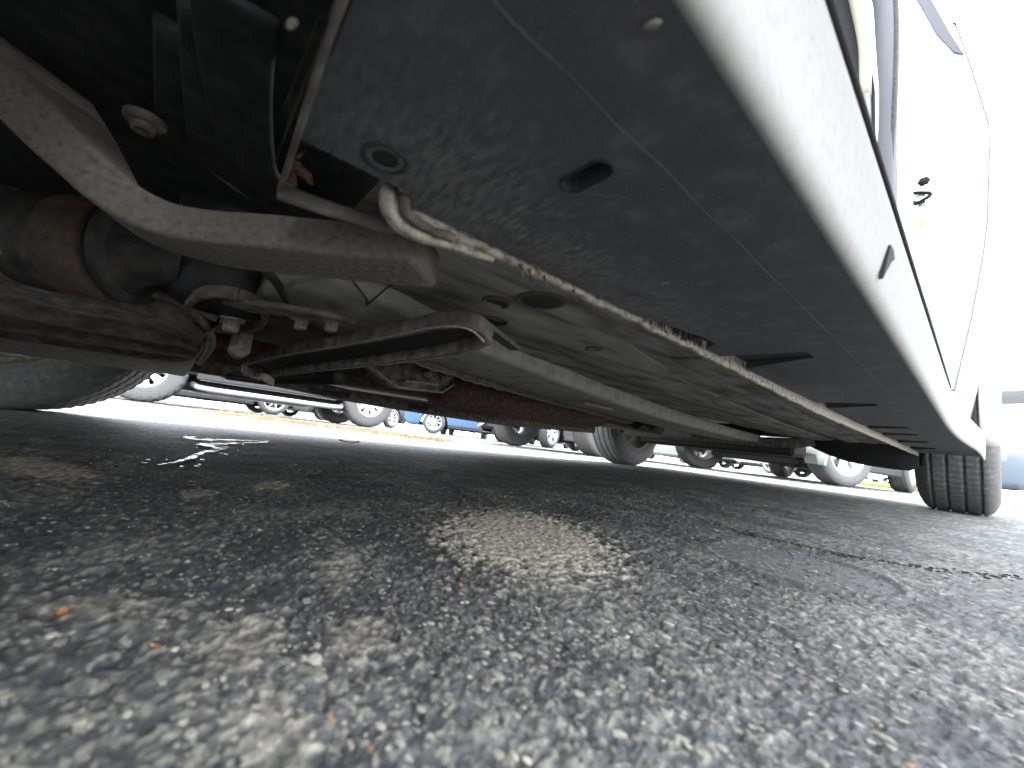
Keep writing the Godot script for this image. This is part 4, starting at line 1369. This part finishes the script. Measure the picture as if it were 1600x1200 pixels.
	for i in 20:
		var y := lerpf(.226, 1.36, i / 19.0)
		der.append(PackedVector3Array([Vector3(side_x(y) - .1, y, -1.05), Vector3(side_x(y) - .05, y, -1.04), Vector3(side_x(y) - .004, y, -1.036), Vector3(side_x(y), y, -1.04), Vector3(side_x(y) - .002, y, -1.1)]))
	grid(de, der)
	part("rear_door_edge", finish(de), M.white_body, car)
	part("rear_inner_side", box_mesh(Vector3(.012, .78, .95), .004), M.white_body, car, Vector3(-.085, .6, -1.53))
	var af := begin()
	var afp := []
	for i in 25:
		var t := PI * (i / 24.0) * 1.1 - .05 * PI
		afp.append(Vector3(.028, yrw + .0 + sin(t) * .345, zrw + cos(t) * .345))
	sweep(af, afp, roundrect(.05, .05, .012), Vector3.RIGHT)
	part("arch_flare", finish(af), M.white_body, car)
	# dark strip on the rear door frame, and its handle
	part("door_frame_strip", plate(PackedVector2Array([Vector2(-.066, 1.09), Vector2(-.048, 1.08), Vector2(-.012, .93), Vector2(.004, .872), Vector2(-.008, .885), Vector2(-.03, .945)]), Vector3(0, 0, -1.045), Vector3.RIGHT, Vector3.UP, .012), M.seal_rubber, car)
	part("rear_door_handle", tube(spline([Vector3(.026, .86, -1.38), Vector3(.05, .87, -1.41), Vector3(.05, .875, -1.55), Vector3(.026, .87, -1.58)], 4), .011, 8), M.white_body, car)
	# door shut line shade: the gap between rear door and quarter
	# lower door hem
	var dh := begin()
	var dp := []
	for i in 20:
		var z := -1.04 - .9 * i / 19.0
		dp.append(Vector3(side_x(low.call(z)) - .012, low.call(z) - .003, z))
	sweep(dh, dp, roundrect(.006, .005, .002))
	part("door_hem", finish(dh), M.seal_rubber, car)

func build_own_car() -> void:
	car = thing("white_hatchback", "white hatchback with sill greyed for shade, seen from below its sill, filling the top of the photo", "car")
	car.rotation.x = PITCH
	var cm := StandardMaterial3D.new()
	cm.resource_name = "coating"
	cm.albedo_texture = coating_texture()
	cm.roughness = .62
	cm.metallic_specular = .4
	cm.heightmap_enabled = true
	cm.heightmap_texture = noise_tex(71, .12, 4, [], 512)
	cm.heightmap_scale = .008
	M["coating"] = cm
	build_sill()
	build_underbody()
	build_body_shell()
	var steel := steel_mesh(.19, .2)
	for q in [[-.058, -2.39, false, 0.0], [-1.58, -2.39, true, 0.0], [-.058, .36, false, -.3], [-1.58, .315, true, -.3]]:
		wheel(car, body_y(Vector3(q[0], .299, q[1])), .3, .2, .19, steel, M.dusty_metal, q[2], q[3], 240)
	# balance weights and dust shield on the far front wheel
	var fw := body_y(Vector3(-1.46, .299, .315))
	for q in [[.25, .9], [.32, 1.15]]:
		pass
	var ds := begin()
	lathe(ds, [Vector2(0, .04), Vector2(.004, .14), Vector2(-.012, .15)], 28)
	var dn := part("dust_shield", finish(ds), M.inner_metal, car, fw + Vector3(-.03, 0, 0))
	dn.rotation.y = -.3
	# front arch liners
	for x in [-.12, -1.52]:
		var al := begin()
		var rows := []
		for i in 17:
			var t := -0.25 + (PI + .5) * i / 16.0
			var y := .29 + sin(t) * .36
			var z := .35 + cos(t) * .36
			rows.append(PackedVector3Array([Vector3(x - .14, y, z), Vector3(x, y + .01, z), Vector3(x + .12, y, z)]))
		if x < -1: grid(al, rows); part("front_arch_liner", finish(al), M.inner_metal, car)

# ---------------------------------------------------------------- parked cars behind
func build_neighbours() -> void:
	# tall white off-roader on the far side
	var j := thing("off_road_wagon", "white off-road wagon with pale side step tube and lugged tyres, seen beyond the underbody", "car", Vector3(-7.35, 0, -1.08))
	parked_car(j, {"wb": 2.75, "fo": .75, "ro": .85, "hw": .93, "low": .36, "belt": 1.15, "hood": 1.12, "cowl": .75, "deck": 0.0, "backlight": -2.1, "backlight_top": -2.05, "windshield_top": .35, "height": 1.85, "R": .395, "arch": .09, "tw": .26, "rr": .215, "track": .77, "rim": rim_mesh(.215, .26, 8, .05, true), "rim_m": M.pale_alloy, "paint": M.white_body, "clad": .1, "knobby": true, "steer": -.12})
	for sg in [-1.0, 1.0]:
		part("side_step", tube([Vector3(sg * .8, .3, .92), Vector3(sg * .93, .26, .86), Vector3(sg * .95, .25, .7), Vector3(sg * .95, .25, -.75), Vector3(sg * .93, .26, -.9), Vector3(sg * .8, .3, -.95)], .036, 12), M.step_metal, j)
	var fr := begin(false)
	for x in [-.42, .42]: box(fr, Vector3(x, .3, 0), Vector3(.09, .12, 3.4), .02)
	for z in [.5, -.1, -.8]: box(fr, Vector3(0, .29, z), Vector3(.9, .08, .1), .02)
	part("ladder_frame", finish(fr), M.under_metal, j)
	# dark pickup whose wheels show either side of the far rear wheel
	var d := thing("dark_pickup", "dark grey tall pickup standing past the far rear wheel, seen as shaded wheels", "car", Vector3(-3.75, 0, -5.42))
	parked_car(d, {"wb": 2.95, "fo": .8, "ro": 1.0, "hw": .9, "low": .36, "belt": 1.1, "hood": 1.08, "cowl": .7, "deck": 1.05, "backlight": -.9, "backlight_top": -.85, "windshield_top": .25, "height": 1.78, "R": .38, "arch": .07, "tw": .25, "rr": .21, "track": .75, "rim": steel_mesh(.21, .25), "rim_m": M.step_metal, "paint": M.grey_body})
	# sedan nose and bright alloy between them
	var c := thing("black_sedan", "black low sedan with bright ten-spoke alloy wheel, beside the pickup", "car", Vector3(-6.75, 0, -7.55))
	parked_car(c, {"wb": 2.7, "fo": .85, "ro": 1.0, "hw": .88, "low": .2, "belt": .92, "hood": .88, "cowl": .7, "deck": .95, "backlight": -1.3, "backlight_top": -.85, "windshield_top": .05, "height": 1.42, "R": .33, "tw": .21, "rr": .225, "track": .76, "rim": rim_mesh(.225, .21, 5, .045, true), "rim_m": M.alloy, "paint": M.black_body, "steer": .25})
	# grey-green car close behind on the right
	var b := thing("green_grey_crossover", "grey-green crossover with silver alloy wheels and a red caliper, left of the near rear tyre", "car", Vector3(-1.7, 0, -7.2), -.1)
	parked_car(b, {"wb": 2.76, "fo": .75, "ro": .8, "hw": .92, "low": .2, "belt": 1.0, "hood": 1.0, "cowl": .75, "deck": 0.0, "backlight": -1.9, "backlight_top": -1.75, "windshield_top": .1, "height": 1.6, "R": .36, "tw": .23, "rr": .235, "track": .81, "rim": rim_mesh(.235, .23, 5, .05, true), "rim_m": M.pale_alloy, "paint": M.green_grey_body, "caliper": M.red_paint, "steer": -.4})
	# blue sedan far off, turned
	var k := thing("blue_sedan", "blue sedan with grey tail lamp and multi-spoke wheel, far off in the gap", "car", Vector3(-10.1 + .48 * 1.3 - .887 * .75, 0, -5.75 - .88 * 1.3 - .487 * .75), PI - .5)
	parked_car(k, {"wb": 2.65, "fo": .85, "ro": .85, "hw": .87, "low": .19, "belt": .9, "hood": .87, "cowl": .7, "deck": .95, "backlight": -1.35, "backlight_top": -.9, "windshield_top": .05, "height": 1.42, "R": .32, "tw": .21, "rr": .215, "track": .75, "rim": rim_mesh(.215, .21, 10, .035), "rim_m": M.alloy, "paint": M.blue_body, "bumper_m": M.blue_body})
	# silver-blue car across the end on the right
	var n := thing("slate_blue_van", "slate blue van standing crosswise behind the near rear tyre at the right edge", "van", Vector3(2.3, 0, -10.6), PI / 2)
	parked_car(n, {"wb": 2.9, "fo": .85, "ro": .95, "hw": .95, "low": .24, "belt": 1.05, "hood": 1.05, "cowl": 1.0, "deck": 0.0, "backlight": -2.2, "backlight_top": -2.15, "windshield_top": .5, "height": 1.9, "R": .34, "tw": .22, "rr": .215, "track": .82, "rim": rim_mesh(.215, .22, 7, .045), "rim_m": M.alloy, "paint": M.slate_body})
	# white cars of the next row
	for q in [[-5.6, -17.0, 1.2, "white car in the row far behind, left of the lime bollard"], [-3.6, -18.0, 1.2, "white car in the row far behind, right of the lime bollard"], [-13.5, -9.2, .9, "white car far off behind the blue sedan"]]:
		var w := thing("white_car", q[3], "car", Vector3(q[0], 0, q[1]), q[2], "white cars of the far row")
		parked_car(w, {"wb": 2.65, "fo": .85, "ro": .85, "hw": .87, "low": .2, "belt": .92, "hood": .9, "cowl": .7, "deck": .95, "backlight": -1.35, "backlight_top": -.9, "windshield_top": .05, "height": 1.45, "R": .32, "tw": .21, "rr": .215, "track": .75, "rim": rim_mesh(.215, .21, 5, .05), "rim_m": M.alloy, "paint": M.white_body, "bumper_m": M.white_body})
	for q in [["grey_car", "grey low car in the row beyond the off-road wagon", Vector3(-11.2, 0, -.4), .05, M.grey_body], ["black_car", "black car in the far row, behind the gap left of the blue sedan", Vector3(-13.2, 0, -4.2), .4, M.black_body], ["slate_car", "slate car far behind the pickup", Vector3(-12.5, 0, -13.5), .5, M.slate_body], ["green_grey_car", "dark green-grey car in the far row behind the crossover", Vector3(-7.5, 0, -15.5), 1.0, M.green_grey_body]]:
		var w := thing(q[0], q[1], "car", q[2], q[3])
		parked_car(w, {"wb": 2.65, "fo": .85, "ro": .85, "hw": .88, "low": .17, "belt": .92, "hood": .9, "cowl": .7, "deck": .95, "backlight": -1.35, "backlight_top": -.9, "windshield_top": .05, "height": 1.45, "R": .32, "tw": .21, "rr": .215, "track": .76, "rim": rim_mesh(.215, .21, 7, .045), "rim_m": M.alloy, "paint": q[4]})
	# lime bollard and yellow kerb
	var bl := thing("lime_bollard", "lime yellow bollard among the far cars", "bollard", Vector3(-3.85, 0, -14.0))
	part("post", lathe_y([Vector2(.09, 0), Vector2(.09, .8), Vector2(.08, .86), Vector2(.04, .9), Vector2(0, .91)], 16), M.lime_paint, bl)
	part("base_plate", box_mesh(Vector3(.28, .03, .28), .008), M.dusty_metal, bl, Vector3(0, .015, 0))
	part("band", lathe_y([Vector2(.0925, .6), Vector2(.0925, .68), Vector2(.088, .68)], 16), M.black_plastic, bl)
	for q in [[-2.2, -14.6, "yellow painted wheel stop left of the red-caliper wheel"], [-.6, -14.4, "yellow painted wheel stop right of the red-caliper wheel"]]:
		var ws := thing("wheel_stop", q[2], "wheel stop", Vector3(q[0], 0, q[1]), 0, "yellow wheel stops")
		var s := begin()
		sweep(s, [Vector3(-.7, .06, 0), Vector3(.7, .06, 0)], roundrect(.15, .12, .04))
		part("concrete_bar", finish(s), M.yellow_paint, ws)
		for e in [-.45, .45]: part("anchor_pin", hexbolt(.012, .01), M.steel, ws, Vector3(e, .122, 0))

func build_small() -> void:
	# single crumbs, chips and leaf bits lying by the camera
	rng.seed = 66
	var crumb_labels := ["small black tar crumb on the grey asphalt right of centre", "dark crumb on the asphalt left of the round print", "dark crumb near the raised line of dirt"]
	var n := 0
	for q in [[-.09, -.292, .0035], [-.247, -.768, .006], [-.16, -.50, .005]]:
		var c := MeshInstance3D.new()
		c.name = numbered("tar_crumb")
		c.mesh = pebble_mesh(900 + n)
		c.material_override = M.crumb_dirt
		c.position = Vector3(q[0], ground_y(q[0], q[1]) + q[2] * .3, q[1])
		c.scale = Vector3(q[2], q[2] * .8, q[2])
		c.set_meta("label", crumb_labels[n])
		c.set_meta("category", "crumb")
		c.set_meta("group", "tar crumbs on the asphalt")
		add_child(c)
		n += 1
	var leaf_labels := ["orange leaf bit on the asphalt at the left edge", "orange leaf bit on the dark wet ground near the litter", "small orange leaf bit in front of the pale patch", "orange leaf bit at the lower left"]
	n = 0
	for q in [[-.188, .014, .0032], [-1.282, -.44, .03], [-.159, -.117, .0022], [-.153, -.009, .002]]:
		var s: float = q[2]
		var st := begin()
		var rows := []
		for i in 7:
			var t := i / 6.0 * 2.0 - 1.0
			var w := (1.0 - t * t) * .4 + .02
			rows.append(PackedVector3Array([Vector3(t, .18 * t * t + .1, -w), Vector3(t, .04 + .12 * t * t, 0), Vector3(t, .2 * t * t + .08, w)]))
		grid(st, rows)
		rows.reverse()
		var under := []
		for r in rows:
			var u := PackedVector3Array()
			for p in r: u.append(p - Vector3(0, .05, 0))
			under.append(u)
		grid(st, under)
		var l := MeshInstance3D.new()
		l.name = numbered("leaf_bit")
		l.mesh = finish(st)
		l.material_override = M.dried_leaf
		l.position = Vector3(q[0], ground_y(q[0], q[1]) + s * .1, q[1])
		l.rotation.y = n * 1.3
		l.scale = Vector3.ONE * s
		l.set_meta("label", leaf_labels[n])
		l.set_meta("category", "leaf")
		add_child(l)
		n += 1
	# raised line of gritty dirt
	rng.seed = 101
	var xf := []
	var path := [Vector2(-.219, -.528), Vector2(-.167, -.49), Vector2(-.137, -.500), Vector2(-.094, -.503), Vector2(-.052, -.523), Vector2(-.014, -.563), Vector2(.024, -.618), Vector2(.1, -.73)]
	for i in 420:
		var t := rng.randf() * (path.size() - 1.001)
		var p: Vector2 = path[int(t)].lerp(path[int(t) + 1], t - int(t))
		p += Vector2(rng.randfn(0, .0045), rng.randfn(0, .0045))
		var s := rng.randf_range(.0006, .002)
		xf.append(Transform3D(Basis(Vector3.UP, rng.randf() * TAU).scaled(Vector3.ONE * s), Vector3(p.x, ground_y(p.x, p.y) + s * .2, p.y)))
	var mm := MultiMesh.new()
	mm.transform_format = MultiMesh.TRANSFORM_3D
	mm.mesh = pebble_mesh(950)
	mm.instance_count = xf.size()
	for i in xf.size(): mm.set_instance_transform(i, xf[i])
	var o := MultiMeshInstance3D.new()
	o.name = "dirt_line"
	o.multimesh = mm
	o.material_override = M.crumb_dirt
	o.set_meta("kind", "stuff")
	o.set_meta("label", "raised line of dark gritty dirt running to the right edge of the asphalt")
	o.set_meta("category", "dirt")
	add_child(o)

# ---------------------------------------------------------------- scene
func _ready() -> void:
	var cam := Camera3D.new()
	cam.name = "camera"
	cam.transform = Transform3D(Basis(Vector3(.6499, .11798, -.75081), Vector3(.02991, .98314, .18037), Vector3(.75943, -.13968, .63541)).orthonormalized(), Vector3(0, .07, 0))
	cam.fov = 88.12
	cam.near = .005
	cam.far = 2000.0
	var ca := CameraAttributesPhysical.new()
	ca.frustum_focal_length = 12.4
	ca.frustum_focus_distance = .5
	ca.exposure_aperture = 9.0
	cam.attributes = ca
	cam.fov = 88.12
	add_child(cam)
	cam.current = true
	var env := Environment.new()
	env.background_mode = Environment.BG_SKY
	var sky := Sky.new()
	var sm := ProceduralSkyMaterial.new()
	sm.sky_top_color = lin(.8, .85, .92)
	sm.sky_horizon_color = lin(.9, .93, .95)
	sm.sky_curve = .2
	sm.ground_horizon_color = lin(.3, .3, .3)
	sm.ground_bottom_color = lin(.15, .15, .15)
	sky.sky_material = sm
	env.sky = sky
	env.tonemap_mode = Environment.TONE_MAPPER_LINEAR
	env.tonemap_exposure = 13.0
	env.sdfgi_enabled = true
	env.ssao_enabled = true
	env.ssil_enabled = true
	var we := WorldEnvironment.new()
	we.name = "daylight"
	we.environment = env
	add_child(we)
	var sun := DirectionalLight3D.new()
	sun.name = "sun"
	sun.light_energy = .6
	sun.light_color = Color(1.0, .96, .9)
	sun.light_angular_distance = 1.5
	sun.shadow_enabled = true
	sun.look_at_from_position(Vector3(-.2, .8, -.6) * 10.0, Vector3.ZERO)
	add_child(sun)
	make_materials()
	build_ground()
	build_own_car()
	build_neighbours()
	build_puddle()
	build_litter()
	build_grit()
	build_small()
